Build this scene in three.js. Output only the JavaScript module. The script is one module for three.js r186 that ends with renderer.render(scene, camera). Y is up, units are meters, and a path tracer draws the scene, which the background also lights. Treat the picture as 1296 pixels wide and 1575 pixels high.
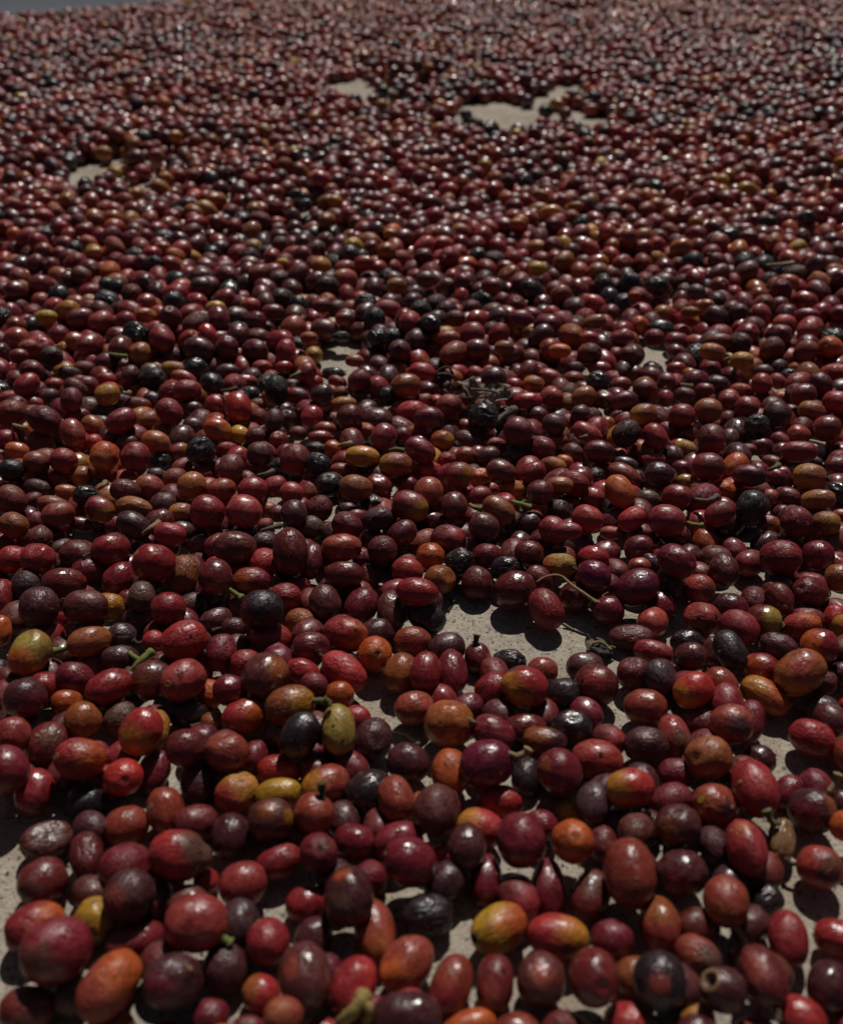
import * as THREE from 'three';
import { ImprovedNoise } from 'three/addons/math/ImprovedNoise.js';
import { mergeGeometries } from 'three/addons/utils/BufferGeometryUtils.js';

// ------------------------------------------------------------------ camera, sky, sun, exposure
const scene = new THREE.Scene();
const camera = new THREE.PerspectiveCamera(54, 842 / 1024, 0.02, 60);
camera.position.set(0, 0.25, 0);
camera.rotation.x = -34.6 * Math.PI / 180;
camera.focus = 0.40;
camera.userData.fStop = 10.5;
scene.add(camera);
const renderer = new THREE.WebGLRenderer();
renderer.toneMapping = THREE.LinearToneMapping;
renderer.toneMappingExposure = 0.56;
renderer.shadowMap.enabled = true;

const SUN_UP = 55 * Math.PI / 180, SUN_RIGHT = 11 * Math.PI / 180;
const sunDir = new THREE.Vector3(Math.sin(SUN_RIGHT) * Math.cos(SUN_UP), Math.sin(SUN_UP), -Math.cos(SUN_RIGHT) * Math.cos(SUN_UP));
{
  // clear deep blue sky, paler at the horizon, with the bright air round the sun; below the horizon the tone of the ground
  const w = 256, h = 128, d = new Float32Array(w * h * 4), dir = new THREE.Vector3();
  for (let y = 0; y < h; y++) for (let x = 0; x < w; x++) {
    const th = ((y + 0.5) / h - 0.5) * Math.PI, ph = ((x + 0.5) / w - 0.5) * 2 * Math.PI, i = (y * w + x) * 4;
    dir.set(Math.cos(th) * Math.cos(ph), Math.sin(th), Math.cos(th) * Math.sin(ph));
    const up = Math.max(0, dir.y), k = Math.pow(1 - up, 4), g = Math.exp(-Math.acos(Math.min(1, dir.dot(sunDir))) * 3.2) * 0.2;
    const c = dir.y < 0 ? [0.05, 0.045, 0.042] : [0.024 + 0.06 * k + g, 0.036 + 0.065 * k + g * 0.98, 0.062 + 0.068 * k + g * 0.95];
    d[i] = c[0]; d[i + 1] = c[1]; d[i + 2] = c[2]; d[i + 3] = 1;
  }
  const t = new THREE.DataTexture(d, w, h, THREE.RGBAFormat, THREE.FloatType);
  t.mapping = THREE.EquirectangularReflectionMapping; t.magFilter = THREE.LinearFilter; t.minFilter = THREE.LinearFilter; t.needsUpdate = true;
  scene.background = t; scene.environment = t;
}
const sun = new THREE.DirectionalLight(new THREE.Color().setRGB(1, 0.955, 0.89), 5);
sun.position.copy(sunDir).multiplyScalar(4); sun.target.position.set(0, 0, -1); sun.position.add(sun.target.position);
sun.castShadow = true; sun.shadow.mapSize.set(4096, 4096);
Object.assign(sun.shadow.camera, { left: -1.6, right: 1.6, top: 1.6, bottom: -1.6, near: 0.5, far: 9 });
scene.add(sun, sun.target);

// ------------------------------------------------------------------ helpers
const MM = 0.001, noise = new ImprovedNoise();
let seed = 20240611;
const rnd = () => { seed = (seed + 0x6D2B79F5) | 0; let t = Math.imul(seed ^ (seed >>> 15), 1 | seed); t = (t + Math.imul(t ^ (t >>> 7), 61 | t)) ^ t; return ((t ^ (t >>> 14)) >>> 0) / 4294967296; };
const clamp = (x, a = 0, b = 1) => Math.min(b, Math.max(a, x)), smooth = (a, b, x) => { const t = clamp((x - a) / (b - a)); return t * t * (3 - 2 * t); };
const mix = (a, b, t) => [a[0] + (b[0] - a[0]) * t, a[1] + (b[1] - a[1]) * t, a[2] + (b[2] - a[2]) * t];
const counts = {};
const numbered = (n) => { const k = counts[n] = (counts[n] ?? -1) + 1; return k ? n + '_' + String(k).padStart(3, '0') : n; };
function thing(name, label, category, [x, y, z], group) {
  const o = new THREE.Group(); o.name = numbered(name); o.position.set(x * MM, y * MM, z * MM); scene.add(o);
  o.userData = { label, category }; if (group) o.userData.group = group;
  return o;
}
function part(name, geometry, material, parent) {
  const m = new THREE.Mesh(geometry, material); m.name = name; m.castShadow = m.receiveShadow = true; parent.add(m); return m;
}
function structure(name, geometry, material) { const m = part(name, geometry, material, scene); m.userData.kind = 'structure'; return m; }

// tileable value noise, for textures
function tileNoise(n, s) {
  let k = s; const r = () => { k = (Math.imul(k, 1664525) + 1013904223) | 0; return (k >>> 0) / 4294967296; };
  const g = Float32Array.from({ length: n * n }, r);
  return (u, v) => {
    const x = u * n, y = v * n, x0 = Math.floor(x), y0 = Math.floor(y), a = x - x0, b = y - y0, sx = a * a * (3 - 2 * a), sy = b * b * (3 - 2 * b);
    const at = (i, j) => g[((j % n) + n) % n * n + ((i % n) + n) % n];
    return (at(x0, y0) * (1 - sx) + at(x0 + 1, y0) * sx) * (1 - sy) + (at(x0, y0 + 1) * (1 - sx) + at(x0 + 1, y0 + 1) * sx) * sy;
  };
}
function texture(size, fn, srgb = false) {
  const d = new Uint8Array(size * size * 4);
  for (let y = 0; y < size; y++) for (let x = 0; x < size; x++) {
    const c = fn(x / size, y / size), i = (y * size + x) * 4;
    for (let j = 0; j < 3; j++) d[i + j] = clamp(Array.isArray(c) ? c[j] : c) * 255;
    d[i + 3] = 255;
  }
  const t = new THREE.DataTexture(d, size, size); t.wrapS = t.wrapT = THREE.RepeatWrapping; t.magFilter = THREE.LinearFilter; t.minFilter = THREE.LinearMipmapLinearFilter; t.generateMipmaps = true;
  if (srgb) t.colorSpace = THREE.SRGBColorSpace;
  t.needsUpdate = true; return t;
}

// ------------------------------------------------------------------ the ground: weathered concrete drying floor, and the darker yard beyond it
{
  const n1 = tileNoise(5, 3), n2 = tileNoise(17, 4), n3 = tileNoise(61, 5), n4 = tileNoise(190, 6), n5 = tileNoise(420, 7), n6 = tileNoise(33, 8);
  const color = texture(1024, (u, v) => {
    const big = n1(u, v) * 0.5 + n2(u, v) * 0.3 + n6(v, u) * 0.2, fine = n3(u, v) * 0.4 + n4(u, v) * 0.6, grain = n5(u, v);
    let c = mix([0.645, 0.60, 0.54], [0.735, 0.69, 0.625], big);
    c = c.map((x) => x * (0.88 + 0.2 * fine) * (0.9 + 0.18 * grain));
    const stain = smooth(0.55, 0.72, n2(v + 0.3, u)) * 0.4; c = mix(c, [0.50, 0.40, 0.31], stain * fine);
    const rake = smooth(0.86, 0.93, n6(u * 0.5 + 0.13 * n1(u, v), v * 8 % 1)); c = mix(c, [0.74, 0.71, 0.66], rake * 0.35);   // old rake scratches
    if (n4(v, u) > 0.83) c = mix(c, [0.30, 0.25, 0.21], 0.6);
    if (grain > 0.93) c = mix(c, [0.2, 0.17, 0.15], 0.5);
    return c;
  }, true);
  const bump = texture(1024, (u, v) => 0.35 * n3(u, v) + 0.35 * n4(u, v) + 0.3 * n5(u, v) - (n4(v, u) > 0.83 ? 0.25 : 0));
  for (const t of [color, bump]) t.repeat.set(1 / 0.16, 1 / 0.16);
  const concrete = new THREE.MeshStandardMaterial({ map: color, bumpMap: bump, bumpScale: 0.0006, roughness: 0.92 });
  // a slab 60 mm thick whose far edge runs a little askew behind the heap
  const s = new THREE.Shape([[-3, -2], [3, -2], [3, 3.73], [-3, 0.25]].map(([x, y]) => new THREE.Vector2(x, y)));
  const g = new THREE.ExtrudeGeometry(s, { depth: 0.06, bevelEnabled: false });
  g.rotateX(-Math.PI / 2); g.translate(0, -0.06, 0);
  structure('drying_floor', g, concrete);
  const yc = texture(512, (u, v) => { const k = 0.75 + 0.25 * n1(u, v) + 0.3 * (n4(u, v) - 0.5) + 0.2 * (n5(v, u) - 0.5); return [0.37 * k, 0.395 * k, 0.44 * k]; }, true);
  yc.repeat.set(2, 2);
  const yard = new THREE.PlaneGeometry(80, 80, 1, 1); yard.rotateX(-Math.PI / 2); yard.translate(0, -0.061, 0);
  yard.attributes.uv.array.forEach((x, i, a) => { a[i] = x * 80; });
  structure('yard', yard, new THREE.MeshStandardMaterial({ map: yc, bumpMap: bump, bumpScale: 0.001, roughness: 0.9 }));
}

// ------------------------------------------------------------------ cherry skin: colours, textures, materials
const SKIN = {
  maroon: [0.142, 0.0175, 0.0165], wine: [0.182, 0.0157, 0.0255], redwine: [0.257, 0.0207, 0.0243], dullred: [0.327, 0.046, 0.040], red: [0.380, 0.030, 0.030], brick: [0.292, 0.051, 0.030],
  brown: [0.12, 0.052, 0.034], plum: [0.08, 0.0185, 0.0215], plumbrown: [0.12, 0.028, 0.024], orange: [0.459, 0.090, 0.019], yellow: [0.483, 0.258, 0.021], black: [0.026, 0.0165, 0.0185],
  rust: [0.327, 0.092, 0.027], brownmaroon: [0.125, 0.029, 0.022], amber: [0.439, 0.172, 0.023], scarlet: [0.413, 0.030, 0.023], crimson: [0.311, 0.0216, 0.0248], olive: [0.325, 0.220, 0.043],
  purple: [0.155, 0.0135, 0.036], plumgrey: [0.078, 0.038, 0.044], redbrick: [0.335, 0.041, 0.030], tan: [0.30, 0.17, 0.08], tanyellow: [0.40, 0.21, 0.045], dark: [0.02, 0.013, 0.01], ring: [0.18, 0.085, 0.055],
};
const skinMaps = (() => {
  const a = tileNoise(9, 11), b = tileNoise(31, 12), c = tileNoise(90, 13), d = tileNoise(200, 14), e = tileNoise(14, 15);
  const color = texture(512, (u, v) => {
    let k = 0.86 + 0.16 * (a(u, v) - 0.2) + 0.26 * (b(u, v) - 0.5) + 0.14 * (c(u, v) - 0.5);
    if (b(v + 0.2, u) > 0.86) k *= 0.62;                             // brown freckles
    if (d(u, v) > 0.9) k *= 1.25;                                   // pale pores
    if (c(v, u) > 0.88) k *= 0.55;                                    // dark flecks
    const film = smooth(0.55, 0.85, e(u, v)) * smooth(0.35, 0.7, c(u + 0.4, v)) * 0.09;  // dried dust in patches
    return [k + film * 0.4, k * 0.985 + film * 0.6, k * 0.97 + film * 0.6];
  });
  const bump = texture(512, (u, v) => 0.35 * a(u, v) + 0.45 * b(u, v) + 0.15 * c(u, v) + 0.05 * d(u, v));
  const wave = texture(512, (u, v) => clamp(0.62 + 0.5 * (b(u, v) - 0.5) + 0.2 * (c(v, u) - 0.5) + 0.45 * (a(u, v) - 0.5)));
  return { color, bump, wave };
})();
const skinMaterial = [0.50, 0.39, 0.32, 0.25].map((r, k) => new THREE.MeshPhysicalMaterial({
  name: 'cherry skin ' + ['dusty', 'satin', 'glossy', 'wet'][k], vertexColors: true, map: skinMaps.color, bumpMap: skinMaps.bump, bumpScale: [0.00032, 0.00022, 0.00016, 0.00011][k],
  roughness: r / 0.62, roughnessMap: skinMaps.wave, specularIntensity: 1, ior: [1.48, 1.54, 1.56, 1.58][k],
}));
// the sun-dried heap farther out: the same skins, waxier
const heapMaterial = skinMaterial.map((m, k) => { const c = m.clone(); c.name = m.name + ' of the heap'; c.ior = [1.54, 1.62, 1.66, 1.68][k]; c.bumpScale = m.bumpScale * 0.6; c.roughness = [0.60, 0.49, 0.42, 0.36][k] / 0.62; return c; });
const plainMaterial = (rgb, roughness = 0.85) => new THREE.MeshStandardMaterial({ color: new THREE.Color().setRGB(...rgb), roughness, bumpMap: skinMaps.bump, bumpScale: 0.0003 });
const WOODY = {
  lime: plainMaterial([0.19, 0.21, 0.05]), olive: plainMaterial([0.14, 0.13, 0.05]), straw: plainMaterial([0.30, 0.22, 0.11]), cream: plainMaterial([0.42, 0.36, 0.24]),
  darkgreen: plainMaterial([0.05, 0.052, 0.022]), brown: plainMaterial([0.10, 0.06, 0.035]), greybrown: plainMaterial([0.15, 0.115, 0.085]), drygold: plainMaterial([0.33, 0.22, 0.07]),
};
const NAVEL = {}; for (const k of ['tan', 'yellow', 'rust', 'dark', 'ring', 'maroon', 'brown']) NAVEL[k] = plainMaterial(SKIN[k].map((x) => Math.min(0.5, x * 1.1)), 0.8);
const PIT = plainMaterial([0.018, 0.012, 0.01], 0.9);

// A cherry: an ellipsoid about its long (y) axis, [a, b, c] half lengths in mm, squared off a little, lumpy, with a sunken calyx end and a sunken stalk end; radii and colours follow o.
function skin(size, colour, o, id, su = 40, sv = 28) {
  const [a, b, c] = size.map((x) => x * MM), s = id * 7.31, n = (su + 1) * (sv + 1), pos = new Float32Array(n * 3), col = new Float32Array(n * 3), uv = new Float32Array(n * 2), nor = new Float32Array(n * 3), index = [];
  const base = SKIN[colour], dot = (d, v) => d[0] * v[0] + d[1] * v[1] + d[2] * v[2], box = 2.06 + 0.22 * Math.abs(noise.noise(s, 0.5, 0.5)) * 2;
  const tone = 1 + 0.35 * noise.noise(s, 3.3, 1.7), other = mix(base, base[0] > 0.15 ? SKIN.maroon : SKIN.plum, 0.75), lump = 0.022 + 0.02 * Math.abs(noise.noise(s, 9.1, 4.4)), wr = o.wrinkle ?? 0;
  const shape = (u, v, out, k) => {
    const d = [Math.sin(v) * Math.cos(u), Math.cos(v), Math.sin(v) * Math.sin(u)], [x, y, z] = d;
    let r = Math.pow(Math.pow(Math.abs(Math.cos(v)), box) + Math.pow(Math.abs(Math.sin(v)), box), -1 / box);
    r *= 1 + lump * noise.noise(x * 1.5 + s, y * 1.5, z * 1.5) * 1.5 + 0.009 * noise.noise(x * 3.4 + s, y * 3.4 + 5, z * 3.4) + 0.003 * noise.noise(x * 9 + s, y * 9, z * 9);
    r -= 0.05 * Math.exp(-((v / 0.2) ** 2)) + 0.04 * Math.exp(-(((Math.PI - v) / 0.22) ** 2)) - 0.012 * Math.exp(-(((v - 0.34) / 0.12) ** 2));
    if (wr) {
      const q = 1 - Math.abs(noise.noise(x * 2.1 + s, y * 0.7 + s, z * 2.1)) * 2.2, q2 = 1 - Math.abs(noise.noise(x * 4.2 + s, y * 1.5, z * 4.2 + s)) * 2.2;
      r -= wr * (0.11 * Math.max(0, q) ** 3 + 0.035 * Math.max(0, q2) ** 2) - wr * 0.05 - wr * 0.16 * noise.noise(x * 1.2 + s, y * 1.2, z * 1.2 + 8);
    }
    let taper = 1;
    if (o.point) taper = 1 - 0.24 * Math.max(0, y * o.point) ** 1.2;
    if (o.knob) { const e = o.knob > 0 ? v : Math.PI - v; r += 0.12 * Math.exp(-((e / 0.38) ** 2)) - 0.10 * Math.exp(-(((e - 0.78) / 0.22) ** 2)); }
    if (o.dent) { const e = Math.acos(clamp(dot(d, o.dent), -1, 1)); r -= o.dent[4] * Math.exp(-((e / o.dent[3] / 0.7) ** 2)) - o.dent[4] * 0.22 * Math.exp(-(((e - o.dent[3]) / 0.25) ** 2)); }
    if (o.hollow) { const e = Math.acos(clamp(dot(d, o.hollow), -1, 1)); r -= 0.75 * smooth(0.40, 0.25, e) - 0.05 * Math.exp(-(((e - 0.5) / 0.1) ** 2)) ; }
    out[k] = x * r * b * taper; out[k + 1] = y * r * a; out[k + 2] = z * r * c * taper;
    return d;
  };
  const e1 = [0, 0, 0], e2 = [0, 0, 0], e3 = [0, 0, 0], e4 = [0, 0, 0];
  for (let j = 0; j <= sv; j++) for (let i = 0; i <= su; i++) {
    const u = (i % su) / su * 2 * Math.PI, v = j / sv * Math.PI, k = (j * (su + 1) + i) * 3, d = shape(u, v, pos, k), h = 0.5 / sv;
    const vv = clamp(v, 0.02, Math.PI - 0.02);
    shape(u + h, vv, e1, 0); shape(u - h, vv, e2, 0); shape(u, vv + h, e3, 0); shape(u, vv - h, e4, 0);
    const p = [e1[0] - e2[0], e1[1] - e2[1], e1[2] - e2[2]], q = [e3[0] - e4[0], e3[1] - e4[1], e3[2] - e4[2]];
    let m = [q[1] * p[2] - q[2] * p[1], q[2] * p[0] - q[0] * p[2], q[0] * p[1] - q[1] * p[0]];
    if (j === 0) m = [0, 1, 0]; if (j === sv) m = [0, -1, 0];
    let l = Math.hypot(...m) || 1; if (m[0] * d[0] + m[1] * d[1] + m[2] * d[2] < 0) l = -l;
    nor[k] = m[0] / l; nor[k + 1] = m[1] / l; nor[k + 2] = m[2] / l;
    uv[k / 3 * 2] = i / su * 2 + s; uv[k / 3 * 2 + 1] = j / sv + s * 0.7;
    // colour of the skin: ripeness varies in soft blotches, ends ripen last, bruises and dried patches where o says
    const w = noise.noise(d[0] * 1.3 + s, d[1] * 1.3 + 2, d[2] * 1.3), f = noise.noise(d[0] * 4 + s, d[1] * 4, d[2] * 4 + 3), g = noise.noise(d[0] * 11, d[1] * 11 + s, d[2] * 11);
    let cc = mix(base, other, clamp(0.08 + 0.75 * w + 0.3 * f, 0, 0.75));
    if (o.end) cc = mix(cc, SKIN[o.end[0]], smooth(0.12, 0.85, dot(d, o.end.slice(1)) + 0.22 * w + 0.12 * f));
    for (const [name, px, py, pz, pr] of o.patch ?? []) cc = mix(cc, SKIN[name], 0.85 * smooth(1.25, 0.45, Math.acos(clamp(dot(d, [px, py, pz]), -1, 1)) / pr + 0.5 * f + 0.25 * g));
    if (o.hollow) { const e = Math.acos(clamp(dot(d, o.hollow), -1, 1)); cc = mix(cc, SKIN.tan, smooth(0.62, 0.5, e)); cc = mix(cc, SKIN.brown, smooth(0.42, 0.36, e)); }
    if (o.dent && o.dent[4] > 0.2) cc = mix(cc, [0.13, 0.072, 0.06], 0.8 * smooth(1, 0.5, Math.acos(clamp(dot(d, o.dent), -1, 1)) / o.dent[3] + 0.4 * f));
    if (o.knob && d[1] * o.knob > 0.86) cc = mix(cc, SKIN[o.end?.[0] ?? 'brown'], 0.7);
    const t = tone * (1 + 0.22 * f + 0.16 * g);
    col[k] = cc[0] * t; col[k + 1] = cc[1] * t; col[k + 2] = cc[2] * t;
    if (i < su && j < sv) { const A = j * (su + 1) + i, B = A + su + 1; if (j) index.push(A, A + 1, B); if (j < sv - 1) index.push(A + 1, B + 1, B); }
  }
  const geo = new THREE.BufferGeometry(); geo.setIndex(index);
  geo.setAttribute('position', new THREE.BufferAttribute(pos, 3)); geo.setAttribute('normal', new THREE.BufferAttribute(nor, 3)); geo.setAttribute('color', new THREE.BufferAttribute(col, 3)); geo.setAttribute('uv', new THREE.BufferAttribute(uv, 2));
  // where a ray along d leaves the skin: for navels and pits
  geo.userData.at = (d) => { const o3 = [0, 0, 0]; shape(Math.atan2(d[2], d[0]), Math.acos(clamp(d[1], -1, 1)), o3, 0); return new THREE.Vector3(...o3); };
  return geo;
}

// an uneven stalk through points (mm), thickening from r0 to r1, with swollen rounded ends and a few knots
function stalk(points, r0, r1, id = 1, sides = 8) {
  const curve = new THREE.CatmullRomCurve3(points.map((p) => new THREE.Vector3(...p).multiplyScalar(MM))), n = Math.max(10, points.length * 6), fr = curve.computeFrenetFrames(n, false);
  const pos = [], uv = [], index = [], p = new THREE.Vector3();
  for (let i = 0; i <= n; i++) {
    const t = i / n, end = Math.min(1, Math.sqrt(Math.max(0, Math.min(t, 1 - t) * n / 1.2))); curve.getPointAt(t, p);
    for (let j = 0; j <= sides; j++) {
      const th = (j % sides) / sides * 2 * Math.PI, r = (r0 + (r1 - r0) * t) * MM * (i === 0 || i === n ? 0.03 : 0.55 + 0.45 * end) * (1 + 0.22 * noise.noise(t * 9 + id * 3.7, Math.cos(th) * 1.3, Math.sin(th) * 1.3) + 0.35 * Math.exp(-(((t - 0.9) / 0.07) ** 2)));
      const N = fr.normals[i], B = fr.binormals[i];
      pos.push(p.x + (N.x * Math.cos(th) + B.x * Math.sin(th)) * r, p.y + (N.y * Math.cos(th) + B.y * Math.sin(th)) * r, p.z + (N.z * Math.cos(th) + B.z * Math.sin(th)) * r); uv.push(t * 2, j / sides);
      if (i < n && j < sides) { const A = i * (sides + 1) + j, C = A + sides + 1; index.push(A, A + 1, C, A + 1, C + 1, C); }
    }
  }
  const g = new THREE.BufferGeometry(); g.setIndex(index); g.setAttribute('position', new THREE.Float32BufferAttribute(pos, 3)); g.setAttribute('uv', new THREE.Float32BufferAttribute(uv, 2)); g.computeVertexNormals();
  return g;
}
const navelRing = mergeGeometries([new THREE.TorusGeometry(1, 0.28, 7, 18), (() => { const g = new THREE.SphereGeometry(0.86, 14, 6); g.scale(1, 1, 0.22); return g; })(), (() => { const g = new THREE.SphereGeometry(0.2, 7, 5); g.translate(0, 0, 0.24); return g; })()]);
const pitShape = (() => { const g = new THREE.SphereGeometry(1, 8, 6); const p = g.attributes.position; for (let i = 0; i < p.count; i++) { const k = 1 + 0.45 * noise.noise(p.getX(i) * 2, p.getY(i) * 2, p.getZ(i) * 2); p.setXYZ(i, p.getX(i) * k, p.getY(i) * k * 0.7, p.getZ(i) * 0.25); } g.computeVertexNormals(); return g; })();

const solid = [];                                                    // every cherry placed so far, as balls (mm), so that the rest of the heap lies on and beside them
function occupy([x, y, z], a, b, q) {
  const ax = new THREE.Vector3(0, 1, 0).applyQuaternion(q), s = a > b * 1.1 ? a - 0.8 * b : 0;
  for (const k of s ? [-1, 0, 1] : [0]) solid.push([x + ax.x * s * k, y + ax.y * s * k, z + ax.z * s * k, k ? b * 0.8 : b]);
}
let cherryCount = 0;
function cherry(label, colour, at, size, turn, o = {}) {
  const id = ++cherryCount;
  if (!o.wrinkle && !o.hollow && id % 7 === 1) o.wrinkle = 0.07 + 0.03 * (id % 4);          // some have begun to shrivel, some are pressed in
  if (!o.dent && !o.hollow && id % 8 === 3) { const e = id * 1.9; o.dent = [...new THREE.Vector3(Math.cos(e) * 0.8, Math.sin(e) * 0.7, 0.7).normalize().toArray(), 0.45 + 0.06 * (id % 4), 0.06 + 0.015 * (id % 4)]; }
  const q = new THREE.Quaternion(...turn).normalize(), b = size[1];
  const t = thing('coffee_cherry', label, 'coffee cherry', [at[0], at[1] - b, at[2]], 'coffee cherries drying in the foreground');
  const inner = { position: new THREE.Vector3(0, b * MM, 0), quaternion: q };
  const fine = o.hollow || o.wrinkle > 0.3 || o.dent, g = skin(size, colour, o, id, fine ? 68 : 56, fine ? 50 : 40);
  const gloss = o.gloss ?? (id * 7 % 10 < 3 ? 2 : id * 7 % 10 < 8 ? 1 : 0);
  const body = part('skin', g, skinMaterial[gloss], t); body.position.copy(inner.position); body.quaternion.copy(q);
  const stick = (name, geo, material, d, r, depth) => {
    const m = part(name, geo, material, t), p = g.userData.at(d), n = new THREE.Vector3(d[0] / size[1], d[1] / size[0], d[2] / size[1]).normalize();
    m.position.copy(p.clone().addScaledVector(n, -depth * MM)).applyQuaternion(q).add(inner.position);
    m.quaternion.copy(q).multiply(new THREE.Quaternion().setFromUnitVectors(new THREE.Vector3(0, 0, 1), n)); m.scale.setScalar(r * MM);
  };
  if (o.navel) { const [k, ...d] = o.navel, r = k === 'dark' ? 0.17 : 0.13; stick('navel', navelRing, NAVEL[k] ?? NAVEL.tan, d, r * b, 0.02 * b); }
  else if (!o.point) stick('navel', navelRing, NAVEL[['rust', 'brown', 'ring'][id % 3]], [0, 1, 0], 0.11 * b, 0.03 * b);
  stick('stalk_scar', pitShape, NAVEL[id % 2 ? 'ring' : 'tan'], [0, -1, 0], 0.16 * b, 0.02 * b);
  for (const d of o.pits ?? []) stick('pit', pitShape, PIT, d, (0.07 + 0.04 * (id % 3)) * b, 0.0);
  if (!o.hollow && id % 3 === 0) {                                    // healed scabs in the skin
    const e = id * 2.399, d = new THREE.Vector3(Math.cos(e) * 0.7, 0.5 * Math.sin(id * 1.7), 0.8).normalize().toArray();
    stick('scab', pitShape, NAVEL[['tan', 'rust', 'ring'][id % 4 % 3]], d, (0.05 + 0.05 * (id % 4)) * b * 0.7, 0);
  }
  if (!o.stalk && !o.point && id % 9 === 5) {                          // a bit of its own stalk left on
    const g2 = stalk([[0, -0.9 * size[0], 0], [0.4, -size[0] - 1.2, 0.5], [id % 2 ? 1.2 : -0.8, -size[0] - 3, 0.6]], 0.55, 0.8, id), m = part('stalk', g2, [WOODY.straw, WOODY.olive, WOODY.brown][id % 3], t);
    m.position.copy(inner.position); m.quaternion.copy(q);
  }
  if (o.stalk) {
    const [k, ...pts] = o.stalk; const m = part('stalk', stalk(pts, 0.75, 1.25, id), WOODY[k], t); m.position.copy(inner.position);
  }
  occupy(at, size[0], b, q);
}

// ------------------------------------------------------------------ the foreground cherries, one by one: label, colour, centre (mm), half lengths (mm), turn, what marks it
cherry('small red cherry left of the glossy dark plum cherry at bottom edge','red',[-24.5,4,-130.1],[5.27,3.99,3.83],[-.38,-.34,-.62,.59],{});
cherry('small oval wine red cherry below right of the long orange red cherry at bottom edge','wine',[-61.4,3.3,-130.7],[5.3,3.22,3.15],[-.4,-.33,-.63,.58],{});
cherry('small oval orange cherry below the dull red cherry with green stalk at bottom edge','orange',[-47.8,6.2,-129.2],[4.1,2.47,2.46],[-.39,-.34,-.62,.59],{});
cherry('dusky plum cherry below left of the hollow cherry with an open ring end','plum',[66.4,7.5,-128.6],[5.47,4.4,4.36],[-.32,-.4,-.58,.63],{gloss:2});
cherry('small oval brick red cherry below right of the hollow cherry with an open ring end','brick',[81.8,4.1,-130.5],[5.18,3.94,3.82],[-.25,-.46,-.53,.66],{});
cherry('round brick red cherry below left of the maroon cherry with a curved crease','brick',[23.5,4.7,-130.4],[5.67,4.7,4.66],[-.36,-.37,-.61,.61],{});
cherry('dark maroon cherry below left of the maroon cherry with a curved crease at bottom edge','maroon',[35.3,4.6,-131.2],[5.96,4.63,4.57],[-.38,.34,.62,.59],{point:-1});
cherry('oval orange cherry below the long orange red cherry at bottom edge','orange',[-76.6,4.3,-131.6],[5.82,4.27,4.14],[-.45,-.25,-.59,.62],{});
cherry('small dark maroon cherry below right of the dull red cherry with green stalk','maroon',[-42.9,3.2,-132.2],[4.19,3.23,3.13],[-.39,-.34,-.62,.59],{});
cherry('long orange cherry right of the glossy dark plum cherry at bottom edge','orange',[11.7,4.1,-132.1],[7.09,4.05,3.9],[-.44,-.29,-.51,.67],{});
cherry('small wine red cherry below right of the plum cherry with a broad white glint','wine',[105.9,3.7,-132.3],[4.15,3.64,3.63],[-.43,.29,.64,.56],{});
cherry('red cherry below right of the maroon cherry with a curved crease at bottom edge','red',[50.6,5.6,-131.9],[6.15,5.54,5.17],[-.56,.13,.5,.65],{point:1});
cherry('oval red cherry below left of the plum cherry with a broad white glint','red',[93.3,7.2,-132.3],[6.03,5.31,5.03],[-.09,-.54,-.7,.46],{});
cherry('red cherry below left of the hollow cherry with an open ring end at bottom edge','red',[68.8,3.7,-134.6],[4.43,3.65,3.44],[-.3,-.41,-.57,.64],{end:['amber',-.43,-.78,.45]});
cherry('small round wine red cherry below the dull red cherry with green stalk at bottom edge','wine',[-52.6,4.4,-134.6],[4.78,4.36,4.22],[-.43,-.28,-.65,.56],{});
cherry('glossy dark plum cherry at bottom edge','plum',[-3.4,12.5,-130.3],[8.35,5.6,5.28],[-.33,-.39,-.59,.62],{gloss:2});
cherry('small round brick red cherry left of the glossy dark plum cherry at bottom edge','brick',[-33.2,13,-130.3],[4.86,4.21,4.1],[-.4,-.32,-.63,.59],{patch:[['rust',-.31,-.36,.88,.65]]});
cherry('dark maroon cherry below left of the largest wine cherry at lower left at bottom edge','maroon',[-98.2,5.7,-135.6],[6.69,5.61,5.59],[-.43,-.28,-.65,.56],{patch:[['brown',.53,.03,.85,.55]]});
cherry('small dull brown cherry left of the long orange red cherry','brown',[-88.6,4.7,-139.9],[4.93,4.73,4.55],[-.6,.05,-.26,.76],{});
cherry('red cherry below right of the dull red cherry with green stalk','red',[-40.7,4.7,-140.3],[4.92,4.68,4.49],[-.23,-.52,-.72,.4],{end:['rust',.29,-.78,.55]});
cherry('hollow cherry with an open ring end','plum',[74.5,12.3,-137],[5.71,5.45,5.27],[-.46,.2,.55,.67],{hollow:[.21,.71,.67]});
cherry('plum cherry with a broad white glint','plum',[102.8,7.6,-140.5],[6.43,5.61,5.48],[-.58,-.22,-.09,.78],{gloss:3});
cherry('deep red cherry above left of the glossy dark plum cherry at bottom edge','redwine',[-17.2,7.5,-140.8],[7.43,5.58,5.37],[-.6,-.07,-.24,.76],{end:['red',.63,.57,.53],dent:[.19,-.09,.98,.66,.08]});
cherry('long orange red cherry','brick',[-77,13.1,-137.7],[9.2,6.21,6.17],[-.58,-.01,-.34,.74],{end:['orange',0,.74,.68]});
cherry('brick red cherry above right of the glossy dark plum cherry at bottom edge','brick',[7.6,7.1,-141.4],[7.75,5.11,4.87],[-.6,-.08,-.18,.77],{end:['redwine',0,-.98,.22],gloss:2});
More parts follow.
